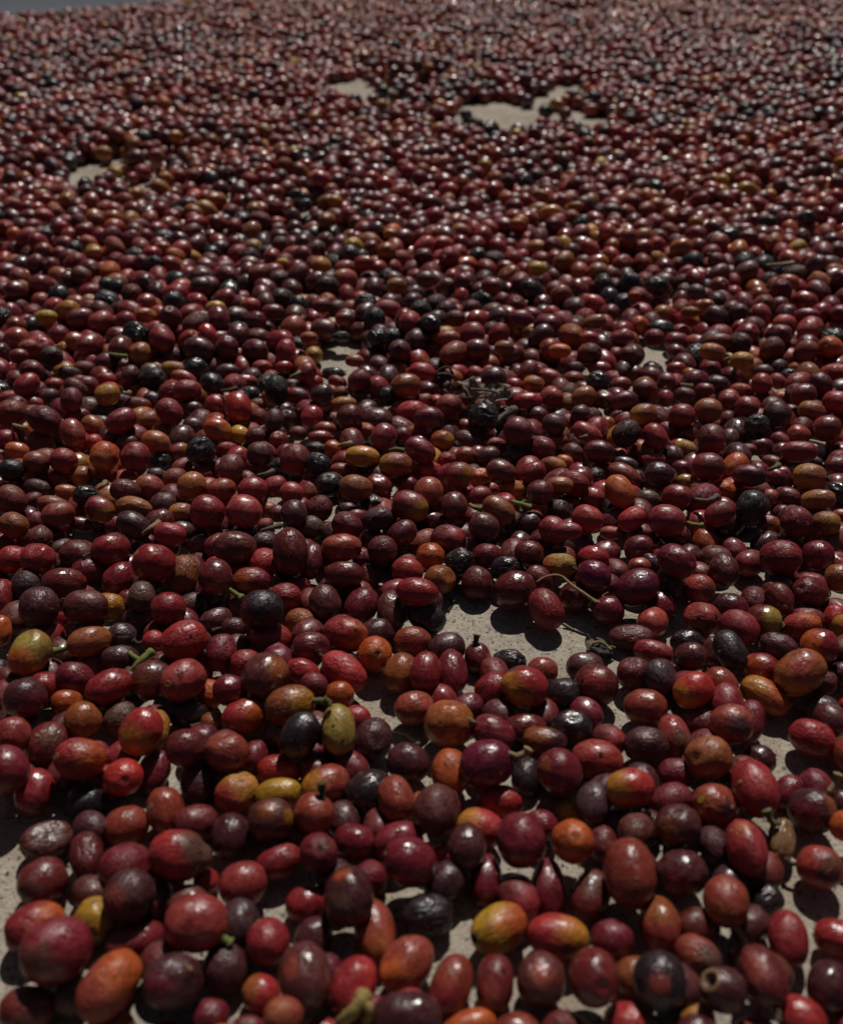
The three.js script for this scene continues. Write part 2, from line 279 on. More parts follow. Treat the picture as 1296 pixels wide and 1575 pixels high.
cherry('long dark maroon cherry below the mustard yellow cherry with dark navel','maroon',[18.6,6.9,-142],[7.2,4.88,4.6],[-.62,-.05,-.05,.78],{patch:[['brick',-.16,-.75,.64,.59]],pits:[[.37,.24,.9]]});
cherry('large dusky plum cherry below the dull red cherry with green stalk','plum',[-61.6,13.3,-138.8],[7.46,6.33,5.9],[-.5,-.18,-.59,.61],{patch:[['wine',.2,-.61,.76,.66]],pits:[[-.25,-.17,.95]]});
cherry('large blackish cherry below the cone shaped red cherry with tan tip','black',[58.8,13.4,-138.8],[7.07,6.49,6.25],[-.62,-.12,-.01,.77],{patch:[['brick',0,-.43,.9,.48]]});
cherry('plum brown cherry left of the maroon cherry with a curved crease','plumbrown',[30.2,8.1,-142.1],[6.64,6.24,6],[-.63,-.06,0,.77],{patch:[['brick',0,-.03,1,.49]]});
cherry('maroon cherry with a curved crease','maroon',[42.8,13.1,-139.8],[7.06,6.26,6.17],[-.66,-.07,.04,.75],{dent:[.31,-.63,.72,.35,.13],pits:[[.13,-.84,.53]]});
cherry('round rusty brown cherry right of the maroon cherry with a curved crease','rust',[55,5,-144.7],[5.76,4.95,4.7],[-.37,.33,.63,.6],{});
cherry('tall maroon cherry holding the end of the stalk','maroon',[84.9,12.4,-140.3],[7.86,5.53,5.46],[-.64,-.09,.18,.74],{patch:[['brick',-.15,.06,.99,.57]]});
cherry('large oval plum brown cherry below left of the plum cherry with orange patch on top','plumbrown',[-29,13.4,-140.1],[7.85,6.48,6.33],[-.62,.08,.07,.78],{patch:[['brick',-.46,.14,.88,.38]]});
cherry('dusky plum cherry below right of the dull red cherry with green stalk','plum',[-50.6,5.9,-146.4],[6.26,5.84,5.47],[-.59,.06,-.09,.8],{});
cherry('brick red cherry above the glossy dark plum cherry at bottom edge','brick',[-3.8,8,-146.3],[8.05,6.15,5.9],[-.58,-.12,-.34,.73],{end:['orange',0,-.99,.16]});
cherry('dark maroon cherry above left of the tall maroon cherry holding the end of the stalk','maroon',[83.8,3,-150.4],[3.29,2.95,2.77],[-.3,-.39,-.59,.64],{});
cherry('brick red cherry above left of the hollow cherry with an open ring end','brick',[71.7,6.7,-149.5],[6.43,4.85,4.51],[-.1,-.54,-.67,.5],{end:['brown',0,.96,.3]});
cherry('largest wine cherry at lower left','wine',[-92.1,14.9,-146.1],[8.95,7.97,7.71],[-.51,-.13,-.6,.6],{patch:[['brown',.14,-.65,.75,.5]],gloss:1});
cherry('round deep red cherry with visible navel right of the dull red cherry with green stalk','redwine',[-40.2,7.9,-152.8],[6.67,5.84,5.66],[.07,.86,.51,.05],{navel:['tan',0,1,0]});
cherry('long dark maroon cherry with wine red end below right of the half hidden mustard cherry','maroon',[-76,4.9,-154.7],[8.06,4.88,4.81],[-.5,-.15,-.56,.64],{end:['wine',.59,.7,.4]});
cherry('round wine red cherry above right of the maroon cherry with a curved crease','wine',[50.5,5.3,-154.8],[5.73,5.27,4.95],[-.29,-.39,-.59,.64],{});
cherry('oval deep red cherry below right of the small wrinkled glossy black cherry','redwine',[96.4,7.2,-154],[7.45,5.19,5.05],[-.61,-.15,.05,.77],{});
cherry('oval red cherry above the plum cherry with a broad white glint at right edge','red',[109.5,6.8,-154.4],[5.99,4.87,4.81],[-.13,-.5,-.61,.6],{});
cherry('dusky plum cherry below left of the plum cherry with orange patch on top','plum',[-28.6,5.1,-155.6],[5.34,5.05,4.86],[-.57,-.05,-.26,.77],{gloss:2});
cherry('oval red cherry with amber end below the magenta teardrop cherry right of the concrete chip','red',[35.9,7.6,-154.4],[8.22,5.68,5.58],[-.27,-.4,-.63,.6],{end:['amber',-.05,.93,.36],patch:[['maroon',.6,.25,.76,.59]],pits:[[.23,.46,.86]]});
cherry('brick red cherry below right of the plum cherry with orange patch on top','brick',[-12.4,5.6,-157.2],[8.69,5.5,5.24],[-.64,.05,.09,.76],{end:['rust',-.16,-.98,.11]});
cherry('mustard yellow cherry with dark navel','yellow',[20.5,7.8,-156.7],[8.13,5.95,5.66],[-.18,.54,.69,.45],{end:['orange',-.23,-.71,.67],navel:['dark',.23,.94,.25]});
cherry('deep red cherry above left of the largest wine cherry at lower left','redwine',[-103,6.4,-157.8],[7.91,6.35,6.22],[-.49,-.13,-.56,.65],{end:['orange',.16,.84,.51]});
cherry('dull red cherry with green stalk','dullred',[-58.3,14.2,-154],[8.26,7.25,6.77],[-.4,-.27,-.65,.58],{patch:[['maroon',.1,-.26,.96,.26]],stalk:['lime',[5.2,0.4,2.8],[7.3,-1.6,3.3],[9.6,-2.8,4.2]]});
cherry('cone shaped red cherry with tan tip','dullred',[63.4,7.5,-158.5],[7.24,5.59,5.26],[-.64,-.1,.03,.76],{end:['rust',0,.61,.79],point:1});
cherry('half hidden mustard cherry','yellow',[-87.2,5.9,-160.3],[6.07,5.85,5.47],[-.31,-.41,-.74,.43],{});
cherry('dark wrinkled cherry with dusty lower face','black',[1.5,5.8,-161.7],[7.04,5.82,5.43],[-.35,-.32,-.63,.62],{wrinkle:.5});
cherry('deep red cherry left of the plum cherry with orange patch on top','redwine',[-31.6,4.8,-166],[5.83,4.83,4.62],[-.4,-.25,-.59,.65],{});
cherry('small wrinkled glossy black cherry','black',[94.6,4.3,-167.1],[5.05,4.16,4.11],[-.39,-.32,-.42,.75],{wrinkle:.6,gloss:2});
cherry('dusty cherry joined by a stalk to its neighbour','brick',[81,12.8,-161.4],[6.75,5.93,5.54],[-.63,-.13,.03,.77],{patch:[['rust',-.43,-.68,.6,.59]],stalk:['straw',[0.4,-2.7,4.4],[2.8,-5,5.2],[4.3,-6.9,6.6],[5.1,-9.1,8.1]]});
cherry('plum cherry with orange patch on top','plum',[-19.3,14.2,-161.8],[7.89,6.65,6.36],[-.61,.02,-.04,.79],{patch:[['orange',-.37,.53,.76,.35],['brown',-.34,-.55,.77,.52]]});
cherry('large dusky plum cherry above right of the half hidden mustard cherry','plum',[-77.9,13.6,-162.5],[6.96,6.71,6.48],[-.58,.04,-.26,.77],{patch:[['brick',-.44,-.54,.72,.55]]});
cherry('oval dark maroon cherry right of the magenta teardrop cherry right of the concrete chip','maroon',[46.7,5.3,-168.2],[7.35,5.19,5.14],[-.62,-.13,-.18,.75],{patch:[['brown',-.19,.11,.98,.64]],wrinkle:.2});
cherry('magenta teardrop cherry right of the concrete chip','wine',[35.1,5.3,-171],[8.07,4.94,4.93],[-.59,-.06,0,.81],{point:1});
cherry('dull red cherry right of the tiny red cherry with yellow navel','dullred',[-49.2,8,-169.8],[6.8,6.16,5.82],[-.45,-.18,-.55,.68],{});
cherry('dark maroon cherry below the collapsed leathery cherry with shrivelled flat top','maroon',[-105.3,6.4,-171.8],[6.97,6.41,6.31],[-.49,-.08,-.5,.71],{patch:[['brown',.11,-.58,.81,.57]]});
cherry('tiny red cherry with yellow navel','red',[-60.4,4,-173.5],[4.1,3.66,3.63],[.21,.67,.22,.68],{navel:['yellow',0,1,0]});
cherry('narrow teardrop cherry left of the concrete chip','wine',[18,5.1,-173.2],[7.51,4.77,4.63],[-.59,-.05,-.04,.8],{point:1});
cherry('wine red cherry above right of the plum cherry with orange patch on top','wine',[-14.3,5,-173.8],[5.04,4.83,4.77],[-.01,.12,.06,.99],{navel:['tan',0,1,0]});
cherry('dusky plum cherry above left of the dusty cherry joined by a stalk to its neighbour','plum',[72.5,8.2,-173.3],[7.03,6.33,6.24],[-.31,-.35,-.54,.7],{patch:[['wine',.46,-.39,.79,.59]],wrinkle:.12,gloss:2});
cherry('tall brick red cherry','brick',[56.6,14,-169.4],[9.16,6.99,6.91],[-.6,-.09,.04,.79],{});
cherry('large wine red cherry right of the small maroon cherry with cream stalk hanging down','wine',[-82.6,8.6,-174.7],[7.43,6.67,6.61],[-.44,-.18,-.62,.62],{});
cherry('half dried red and grey brown cherry','redbrick',[111.6,7.8,-175.5],[6.28,5.86,5.81],[-.13,-.48,-.6,.63],{patch:[['brown',-.26,.69,.67,.78],['black',.38,.4,.84,.42]],wrinkle:.12});
cherry('oval deep red cherry below left of the brick red cherry with upright dark stalk','redwine',[-40.3,6.7,-178.1],[6.95,4.78,4.65],[-.43,-.19,-.55,.69],{});
cherry('wine red cherry left of the hidden red cherry with pale green stalk','wine',[-3.2,13.6,-173],[7.5,6.59,6.27],[-.28,.32,.48,.76],{navel:['tan',.06,.99,.13]});
cherry('small maroon cherry with cream stalk hanging down','maroon',[-95.2,6.8,-180],[7.01,4.71,4.66],[-.61,.17,.05,.77],{stalk:['cream',[0.9,-3,4],[1.6,-4.9,4.8],[2.8,-5.6,6.1]]});
cherry('big red cherry with shrunken brown right end','red',[-66.9,13.8,-175.1],[8.64,6.77,6.42],[-.38,-.26,-.71,.54],{end:['brown',-.3,.83,.48],knob:1});
cherry('hidden red cherry with pale green stalk','red',[7,3.8,-182.5],[4.46,3.78,3.7],[-.36,.28,.65,.61],{stalk:['lime',[-2.4,-2.6,4.1],[0,-2.6,5],[2.3,-2.6,5.9],[4.2,-2.6,7]]});
cherry('wine red cherry with visible navel left of the wine cherry with a square white glint','wine',[-28.6,12.9,-176.5],[6.28,5.6,5.23],[.24,-.35,-.18,.89],{patch:[['brown',-.11,.89,-.44,.44]],navel:['tan',0,1,0]});
cherry('oval deep red cherry left of the shrivelled tan cherry with forked stalk','redwine',[90.9,12.6,-178.4],[7.98,5.64,5.49],[-.63,-.11,.14,.76],{patch:[['rust',.14,.54,.83,.46]]});
cherry('oval dusky plum cherry right of the hidden red cherry with pale green stalk','plum',[12.8,12.2,-179.1],[6.54,5.29,5.12],[-.62,-.03,-.05,.78],{});
cherry('oval dusky plum cherry below the brick red cherry with yellow navel and grey bruise','plum',[84.2,6.5,-183.7],[5.78,4.54,4.5],[-.59,-.07,.21,.77],{});
cherry('small oval dark maroon cherry right of the orange cherry with two small pits','maroon',[52.2,6.4,-184.4],[5.49,4.55,4.27],[-.64,-.07,.08,.76],{});
cherry('wine cherry with a square white glint','wine',[-19.3,6.9,-184.8],[6.2,5.01,4.95],[-.24,-.41,-.68,.57],{gloss:3});
cherry('oval wine red cherry right of the wine cherry with a square white glint','wine',[-6.6,7.4,-184.4],[7.24,5.5,5.41],[-.42,-.21,-.54,.7],{});
cherry('orange cherry with two small pits','orange',[42.4,13.6,-179.6],[6.93,6.19,5.9],[.22,-.35,-.09,.91],{navel:['rust',0,1,0],pits:[[.02,.76,.64]]});
cherry('collapsed leathery cherry with shrivelled flat top','brownmaroon',[-108.8,5.5,-186.1],[7.42,5.44,5.23],[-.49,-.1,-.61,.62],{dent:[-.37,.12,.92,1.04,.32],wrinkle:.3});
cherry('shrivelled tan cherry with forked stalk','tan',[104.3,6.1,-185.8],[6.58,3.76,3.72],[-.57,-.18,-.04,.8],{wrinkle:.5,stalk:['olive',[-0.9,5.5,-2.2],[-2.5,4.7,-2.1],[-3.6,5.8,-2.9],[-5,8.5,-4.7]]});
cherry('large wine cherry with a tan nick','wine',[27.9,13.9,-180],[7.65,6.96,6.91],[-.59,-.02,.09,.8],{pits:[[-.75,-.15,.65]],gloss:2});
cherry('dusky plum cherry below the amber cherry half in a sharp shadow','plum',[-55.3,7.5,-186.4],[6.71,5.61,5.59],[-.64,.07,-.08,.76],{gloss:2});
cherry('oval brown maroon cherry below the bright red cherry with orange left end','brownmaroon',[66,4.7,-190.6],[6.23,4.3,4.12],[-.48,-.19,-.23,.82],{});
cherry('red cherry with amber end below left of the scarlet cherry lit only on its right','red',[17,7.6,-188.9],[7.07,5.7,5.43],[-.22,-.4,-.68,.57],{end:['amber',0,-.86,.52]});
cherry('brick red cherry below right of the black cherry lying in deep shade','brick',[-86.8,5.9,-191],[6.5,5.89,5.82],[-.42,-.15,-.56,.7],{});
cherry('small round wine red cherry above right of the large wine cherry with a tan nick','wine',[34.8,6.6,-190.5],[5.22,4.67,4.53],[-.24,-.37,-.6,.66],{});
cherry('oval orange cherry right of the plum cherry with stalk at its upper right','orange',[122.9,10.8,-187.1],[5.33,4.51,4.23],[-.41,.2,.68,.57],{});
cherry('plum brown cherry below left of the brick red cherry with yellow navel and grey bruise','plumbrown',[73.3,13,-185.5],[6.56,6.05,6.05],[-.2,-.41,-.58,.68],{patch:[['rust',.43,-.47,.77,.72]]});
cherry('round plum brown cherry below the bright yellow cherry with dark tip','plumbrown',[-43.3,13,-187.7],[6.72,6.15,5.75],[-.33,-.29,-.65,.63],{patch:[['amber',-.14,.83,.54,.42],['rust',-.49,-.1,.87,.5]]});
cherry('brick red cherry with upright dark stalk','brick',[-31.1,12.6,-190.2],[5.94,5.67,5.65],[-.2,-.44,-.74,.47],{stalk:['darkgreen',[2.7,4.3,-0.6],[2.5,6,-2.4],[2.1,8.7,-4.3]]});
cherry('long dull brown cherry with yellow end above the orange cherry with two small pits','brown',[41.6,4.5,-197.4],[7.51,4.45,4.15],[-.25,-.35,-.61,.66],{end:['yellow',0,.92,.39]});
cherry('plum cherry with stalk at its upper right','plum',[115.4,8.5,-194.4],[7.03,6.6,6.16],[-.16,-.43,-.56,.69],{patch:[['wine',.14,-.21,.97,.67],['rust',-.34,.86,.39,.47]],stalk:['straw',[3.6,6.1,-1.4],[6.1,8,-3.5],[7.3,10.7,-5.4]]});
cherry('brick red cherry above the big red cherry with shrunken brown right end','brick',[-75.8,7.8,-195.1],[7.1,5.56,5.26],[-.5,.15,.07,.85],{navel:['tan',-.73,.21,.65]});
cherry('large plum brown cherry above the hidden red cherry with pale green stalk','plumbrown',[4.2,13.4,-190.9],[7.69,6.47,6.06],[-.62,-.03,-.09,.78],{});
cherry('small oval orange cherry right of the shiny black cherry with folds','orange',[-0.5,3.6,-199.3],[5.19,3.44,3.24],[-.6,0,0,.8],{});
cherry('brick red cherry with yellow navel and grey bruise','brick',[87.5,8,-197],[6.82,6.06,5.96],[-.35,.18,.51,.77],{patch:[['black',.1,-.36,.93,.51],['rust',-.25,.68,.69,.65]],navel:['yellow',-.08,.75,.66]});
cherry('oval greyish plum cherry left of the bright red cherry with orange left end','plumgrey',[50.7,11,-195.1],[6.79,5.28,5.11],[-.6,-.1,-.09,.79],{});
cherry('black cherry lying in deep shade','black',[-101.4,5.6,-199.7],[5.96,5.56,5.38],[-.37,-.24,-.67,.6],{});
cherry('scarlet cherry lit only on its right','scarlet',[23.7,5.1,-200.4],[7.11,5.08,5.04],[-.28,-.33,-.63,.65],{});
cherry('small round dusky plum cherry right of the plum cherry with stalk at its upper right','plum',[128.1,3.5,-201.9],[3.7,3.45,3.23],[-.2,.61,.77,.01],{});
cherry('oval wine red cherry right of the bright red cherry with orange left end','wine',[74.8,7.1,-199.2],[6.8,5.1,4.91],[-.4,-.25,-.49,.73],{});
cherry('oval brick red cherry right of the shiny black cherry with folds','brick',[-7.6,11.7,-196.3],[7,5.31,5.2],[-.59,.05,.13,.8],{});
cherry('bright yellow cherry with dark tip','yellow',[-43,9,-200.2],[7.26,4.61,4.41],[-.31,-.28,-.6,.69],{navel:['dark',.03,.96,.26]});
cherry('amber cherry half in a sharp shadow','amber',[-55.5,8.2,-201.1],[6.9,6.29,6.07],[-.49,-.07,-.42,.76],{end:['red',0,-.95,.31]});
cherry('shiny black cherry with folds','black',[-15.8,6.8,-202.6],[7.59,6.83,6.49],[-.41,-.19,-.55,.71],{wrinkle:.35,gloss:3});
cherry('wine red cherry above left of the plum cherry with stalk at its upper right','wine',[112,4.7,-204.4],[5.84,4.3,4.05],[-.46,-.24,-.22,.83],{gloss:2});
cherry('deep red cherry above the collapsed leathery cherry with shrivelled flat top','redwine',[-116.7,7.9,-201.9],[7.1,5.86,5.72],[-.55,.16,-.09,.82],{patch:[['brown',.21,-.92,.32,.58]]});
cherry('big dusty crimson oval cherry','crimson',[98.8,13.5,-198.6],[8.69,6.51,6.29],[-.6,-.11,.18,.77],{patch:[['dullred',.02,0,1,.62]]});
cherry('bright red cherry with orange left end','scarlet',[61.1,15.8,-196.8],[7.39,5.77,5.6],[-.32,-.3,-.59,.68],{end:['amber',-.12,-.95,.27]});
cherry('wet pink and amber cherry','brick',[-29.1,7.9,-204.4],[7.69,6.06,5.89],[-.44,-.15,-.52,.71],{end:['amber',-.08,-.96,.26],gloss:2});
cherry('oval dusky plum cherry left of the amber cherry half in a sharp shadow','plum',[-68.1,6.2,-207.5],[7.79,6,5.97],[-.58,.11,0,.81],{});
cherry('bright red cherry with a round navel facing us','scarlet',[-89.4,12.9,-203.3],[6.48,5.79,5.45],[-.08,-.86,-.44,.23],{navel:['tan',0,1,0]});
cherry('oval blackish cherry left of the wine cherry with a brown callus','black',[32.6,4.8,-210.6],[6.37,4.63,4.4],[-.58,-.07,-.09,.81],{wrinkle:.2,gloss:2});
cherry('small wine red cherry below left of the rusty cherry with a dark crease','wine',[78.5,6.8,-209.8],[5.37,4.88,4.55],[-.23,-.36,-.61,.67],{});
cherry('long wine red cherry right of the bright red cherry with a round navel facing us','wine',[-83.1,5,-212],[7.1,4.52,4.31],[-.52,.07,-.18,.83],{});
cherry('oval orange cherry left of the big purple cherry with a stalk on its right','orange',[8.8,7.9,-209.5],[7.47,5.81,5.59],[-.57,-.01,0,.82],{});
cherry('wine cherry with a brown callus','wine',[41.5,13.7,-204.7],[7.17,6.66,6.49],[-.43,.04,.26,.86],{patch:[['rust',-.54,.43,.72,.42]],navel:['rust',-.26,.71,.66]});
cherry('oval scarlet cherry above the bright yellow cherry with dark tip','scarlet',[-44.4,5.1,-212.6],[7.05,5.05,4.85],[-.35,-.23,-.67,.61],{});
cherry('wine red cherry left of the bright red cherry with pale navel on its left end','wine',[-123.8,16.7,-203.1],[7.16,6.65,6.61],[-.24,-.52,-.79,.23],{});
cherry('big purple cherry with a stalk on its right','purple',[19.6,14.1,-207.5],[8.26,7.16,7],[-.31,-.27,-.55,.73],{stalk:['straw',[6.1,4.7,-0.2],[9.3,3.3,-0.1],[11.8,4.1,-0.7],[13,5.5,-1.6]]});
cherry('round dusky plum cherry above right of the shiny black cherry with folds','plum',[-4.2,8,-213.3],[6.82,6.11,5.83],[-.23,-.35,-.74,.53],{gloss:2});
cherry('large oval brick red cherry right of the wine cherry with a brown callus','redbrick',[54.7,8.3,-213.9],[8.2,6.44,6.37],[-.22,-.35,-.67,.62],{pits:[[-.29,.09,.95]]});
cherry('small round dusky plum cherry above the big dusty crimson oval cherry','plum',[106.8,4.8,-217.2],[5.17,4.76,4.46],[-.16,-.41,-.58,.69],{gloss:2});
cherry('bright red cherry with pale navel on its left end','scarlet',[-103.2,15.9,-207.8],[7.84,6.24,6.18],[-.14,.43,.53,.72],{end:['orange',.06,-.8,.6],navel:['tan',.04,.92,.38]});
cherry('rusty cherry with a dark crease','rust',[87.8,13.4,-210.4],[7.11,6.44,6.43],[-.28,-.32,-.49,.76],{dent:[-.24,-.52,.82,.39,.1],pits:[[-.24,-.52,.82]]});
cherry('small oval wine red cherry above right of the amber cherry half in a sharp shadow','wine',[-52.6,6.2,-217.7],[5.35,4.24,4.19],[-.59,.02,-.26,.77],{});
cherry('round brick red cherry right of the crimson cherry casting a round shadow on bare concrete','brick',[134.7,7.1,-217.5],[5.74,5.21,4.98],[-.59,-.2,-.01,.78],{});
cherry('brick red cherry above the amber cherry half in a sharp shadow','brick',[-59.4,15.4,-211],[6.91,5.98,5.65],[-.29,-.3,-.73,.54],{pits:[[.24,.61,.75]]});
cherry('small round wine red cherry below left of the dusty olive yellow cherry','wine',[-34.1,4.9,-220.8],[3.36,3.03,2.9],[-.35,-.23,-.67,.62],{});
cherry('round dark maroon cherry right of the pink red cherry with amber lower end','maroon',[-72,15.8,-212.2],[6.25,5.82,5.55],[-.38,-.19,-.68,.6],{});
cherry('oval dusky plum cherry above the bright red cherry with orange left end','plum',[71.3,7.7,-220.7],[7.21,5.84,5.57],[-.25,-.32,-.63,.66],{wrinkle:.1});
cherry('dark maroon cherry left of the bright red cherry with pale navel on its left end','maroon',[-118.4,8.5,-220.3],[7.42,6.52,6.27],[-.51,.06,-.34,.79],{patch:[['brown',-.07,.2,.98,.57]],wrinkle:.2});
cherry('rusty brown cherry above left of the wine cherry with a brown callus','rust',[39,9.6,-220.5],[7.12,4.59,4.52],[-.22,-.34,-.69,.61],{end:['plum',0,.9,.44]});
cherry('dusky plum cherry right of the dusty olive yellow cherry','plum',[-15.4,8.1,-222.6],[7.31,6.1,5.74],[-.58,0,-.13,.8],{dent:[.15,-.36,.92,.46,.1]});
cherry('crimson cherry casting a round shadow on bare concrete','crimson',[124.9,7.6,-223.8],[7.43,5.77,5.68],[-.07,-.44,-.71,.56],{});
cherry('oval blackish cherry with visible navel below the rusty cherry sharing a thick green stalk joint','black',[-37.8,15.8,-217.3],[7.63,5.85,5.61],[-.4,-.05,-.25,.88],{navel:['dark',0,.98,.2],wrinkle:.12,gloss:2});
cherry('oval dull red cherry above left of the rusty cherry with a dark crease','dullred',[81.2,7.1,-225.4],[7.12,5.04,4.92],[-.6,-.09,.17,.78],{patch:[['brown',.43,-.65,.63,.86]],wrinkle:.15});
cherry('dull red cherry left of the bright red cherry with pale navel on its left end','dullred',[-127.4,14.7,-218.8],[5.51,5.31,5],[.19,.52,.83,.01],{});
cherry('wine cherry with a dark tipped stalk on its left','wine',[23,8.9,-224.6],[7.45,5.67,5.63],[-.14,-.4,-.78,.47],{stalk:['olive',[-5.7,4.1,-0.4],[-8,4.6,-1.4],[-10.3,5.4,-2],[-13.4,4.8,-1.6]]});
cherry('pink red cherry with amber lower end','red',[-87.1,16.3,-218.5],[7.73,6.45,6.13],[-.39,.04,-.23,.89],{end:['amber',.08,-.86,.5],navel:['rust',.01,.96,.28]});
cherry('long amber cherry right of the pink red cherry with amber lower end','amber',[-85,9.5,-225.6],[6.71,4.21,3.92],[-.59,.11,-.08,.8],{});
cherry('dusty olive yellow cherry','olive',[-26,15.5,-220.1],[8.17,5.44,5.26],[-.53,.05,.04,.85],{pits:[[.2,-.58,.79],[-.28,-.03,.96]],stalk:['olive',[-2.4,7.2,-2.6],[-2.9,8,-3.9],[-4.7,8.9,-4.5]]});
cherry('dark maroon cherry right of the wine cherry with a dark tipped stalk on its left','maroon',[33.6,6.8,-228.7],[6.9,4.91,4.78],[-.28,-.29,-.65,.65],{wrinkle:.2,gloss:2});
cherry('blackish cherry above the wine cherry with a brown callus','black',[48.4,7.9,-227.6],[6.82,6.04,5.97],[-.21,-.35,-.61,.68],{wrinkle:.2,gloss:2});
cherry('round brick red cherry above right of the rusty cherry with a dark crease','brick',[98.3,13.4,-224.4],[6.87,6.45,6.44],[-.17,-.38,-.59,.69],{patch:[['plumgrey',.15,.4,.9,.69]]});
cherry('rusty brown cherry below right of the dull red cherry with a long tan scar','rust',[-68,5.9,-231.6],[4.3,4.04,3.8],[-.35,-.2,-.68,.61],{});
cherry('rusty cherry behind the dark stalk','rust',[8.9,9.4,-228.4],[8.11,7.5,7.29],[-.25,-.31,-.64,.66],{});
cherry('dark maroon cherry below the scarlet cherry with orange lower left','maroon',[91.3,5.3,-232.4],[6.19,5.24,4.89],[-.37,.18,.68,.6],{});
cherry('long wine red cherry below left of the long orange cherry beside bare concrete','wine',[107.2,7.1,-231.4],[7.52,4.51,4.24],[-.52,-.18,-.08,.83],{});
cherry('round rusty brown cherry above the bright red cherry with pale navel on its left end','rust',[-108.9,10.9,-228.5],[6.07,5.85,5.65],[-.22,-.43,-.85,.22],{pits:[[-.14,.63,.76]]});
cherry('dull brown cherry above left of the pink red cherry with amber lower end','brown',[-98.4,7.6,-232],[6.18,5.72,5.38],[-.45,-.03,-.46,.77],{wrinkle:.25});
cherry('small red cherry above right of the dusty olive yellow cherry','red',[-21.6,6.2,-233.7],[5.07,4.33,4.12],[-.29,-.26,-.66,.64],{});
cherry('oval red cherry with orange end below left of the large round plum brown cherry','red',[-57.3,10.8,-230],[7.37,5.79,5.4],[-.44,-.1,-.57,.69],{end:['orange',0,.78,.63]});
cherry('oval blackish wrinkled cherry below the dull red cherry with a long tan scar','black',[-77.5,6.7,-235.6],[6.55,4.75,4.56],[-.33,-.22,-.67,.63],{wrinkle:.4,gloss:2});
cherry('greyish plum cherry above the crimson cherry casting a round shadow on bare concrete','plumgrey',[133.1,5.3,-238.1],[5.93,5.2,5.16],[-.14,-.4,-.59,.69],{});
cherry('brick red cherry left of the rusty cherry behind the dark stalk','brick',[-2.5,7.5,-237.2],[6.74,5.61,5.38],[-.35,-.21,-.6,.69],{dent:[-.4,.53,.75,.61,.1]});
cherry('oval brick red cherry left of the scarlet cherry with orange lower left','brick',[74.1,7.9,-237.2],[7.23,5.95,5.69],[-.2,-.35,-.62,.68],{});
cherry('small red cherry above right of the crimson cherry casting a round shadow on bare concrete','red',[143.1,5.1,-240.3],[3.53,3.22,3.06],[-.36,.18,.68,.61],{});
cherry('rusty cherry sharing a thick green stalk joint','rust',[-42.1,15.7,-230.3],[8.13,6.31,5.9],[-.37,-.16,-.61,.68],{end:['amber',.19,.83,.52],stalk:['olive',[7,2.7,0.8],[9.6,2.4,0.2],[11.9,2,0.5]]});
cherry('small oval orange cherry above the bright red cherry with pale navel on its left end','orange',[-117.4,9.2,-238.1],[5.09,4.11,4],[-.39,-.14,-.69,.59],{});
cherry('dusky plum cherry below the two tone olive and orange cherry at the left','plum',[-128.1,15.9,-233.3],[6.99,6.53,6.2],[-.38,-.15,-.69,.6],{patch:[['wine',.46,.48,.75,.74]],gloss:2});
cherry('long orange cherry beside bare concrete','orange',[115.5,7.1,-243.3],[8.73,5.14,5.03],[0,-.45,-.76,.46],{end:['amber',0,-.81,.59],pits:[[-.01,.39,.92]]});
cherry('small round orange cherry above the dusty olive yellow cherry','orange',[-27.3,9.6,-241.1],[4.92,4.59,4.3],[-.27,-.27,-.65,.65],{});
cherry('small round orange cherry below right of the dull red cherry with a long tan scar','orange',[-71.5,6.5,-244.6],[5.07,4.57,4.56],[-.54,.1,0,.83],{});
cherry('round blackish cherry right of the bright crimson cherry with lumpy amber left end','black',[48.1,7.1,-244.4],[5.6,5.19,5],[-.23,-.31,-.63,.67],{patch:[['plumgrey',.31,.19,.93,.61]]});
cherry('round wine red cherry left of the large round plum brown cherry','wine',[-63.1,14.5,-238.4],[5.56,5.13,4.9],[-.34,-.2,-.68,.62],{gloss:2});
cherry('scarlet cherry with orange lower left','scarlet',[89.8,12.9,-240],[7.02,5.89,5.57],[-.35,-.25,-.44,.79],{end:['amber',.15,-.97,.21]});
cherry('round crimson cherry left of the bright crimson cherry with lumpy amber left end','crimson',[24.3,7.6,-245.6],[6.28,5.67,5.66],[-.37,-.18,-.47,.78],{});
cherry('oval crimson cherry below the orange cherry with a green stalk on its left','crimson',[-102.7,15,-239.1],[7.9,5.66,5.42],[-.45,-.04,-.54,.71],{});
cherry('bright crimson cherry with lumpy amber left end','crimson',[34.3,13.7,-240.5],[7.59,6.79,6.61],[-.17,-.36,-.71,.59],{end:['amber',.45,-.75,.49],knob:-1});
cherry('small deep red cherry below the two tone olive and orange cherry at the left','redwine',[-126.7,9.9,-244.8],[5.28,4.91,4.89],[-.38,-.15,-.69,.6],{gloss:2});
cherry('round dark maroon cherry right of the bright crimson cherry with lumpy amber left end','maroon',[59.1,8.9,-246.6],[7.47,6.98,6.5],[-.09,-.43,-.7,.57],{patch:[['dullred',-.16,0,.99,.61]],pits:[[-.01,-.47,.89]]});
cherry('oval brick red cherry right of the scarlet cherry with orange lower left','brick',[101.7,7.4,-248.1],[6.52,5.44,5.1],[.05,-.5,-.8,.33],{});
cherry('small wine red cherry above right of the rusty cherry sharing a thick green stalk joint','wine',[-35.7,13.4,-242.2],[4.64,4.03,4.02],[-.25,-.29,-.71,.59],{});
cherry('small round red cherry above the rusty cherry sharing a thick green stalk joint','red',[-45.2,4.9,-251.8],[3.29,3.04,2.88],[-.3,-.23,-.67,.64],{});
cherry('small oval dull brown cherry right of the big rusty orange cherry at the right','brown',[139.5,3,-254.3],[3.42,2.93,2.89],[-.4,.12,.7,.58],{});
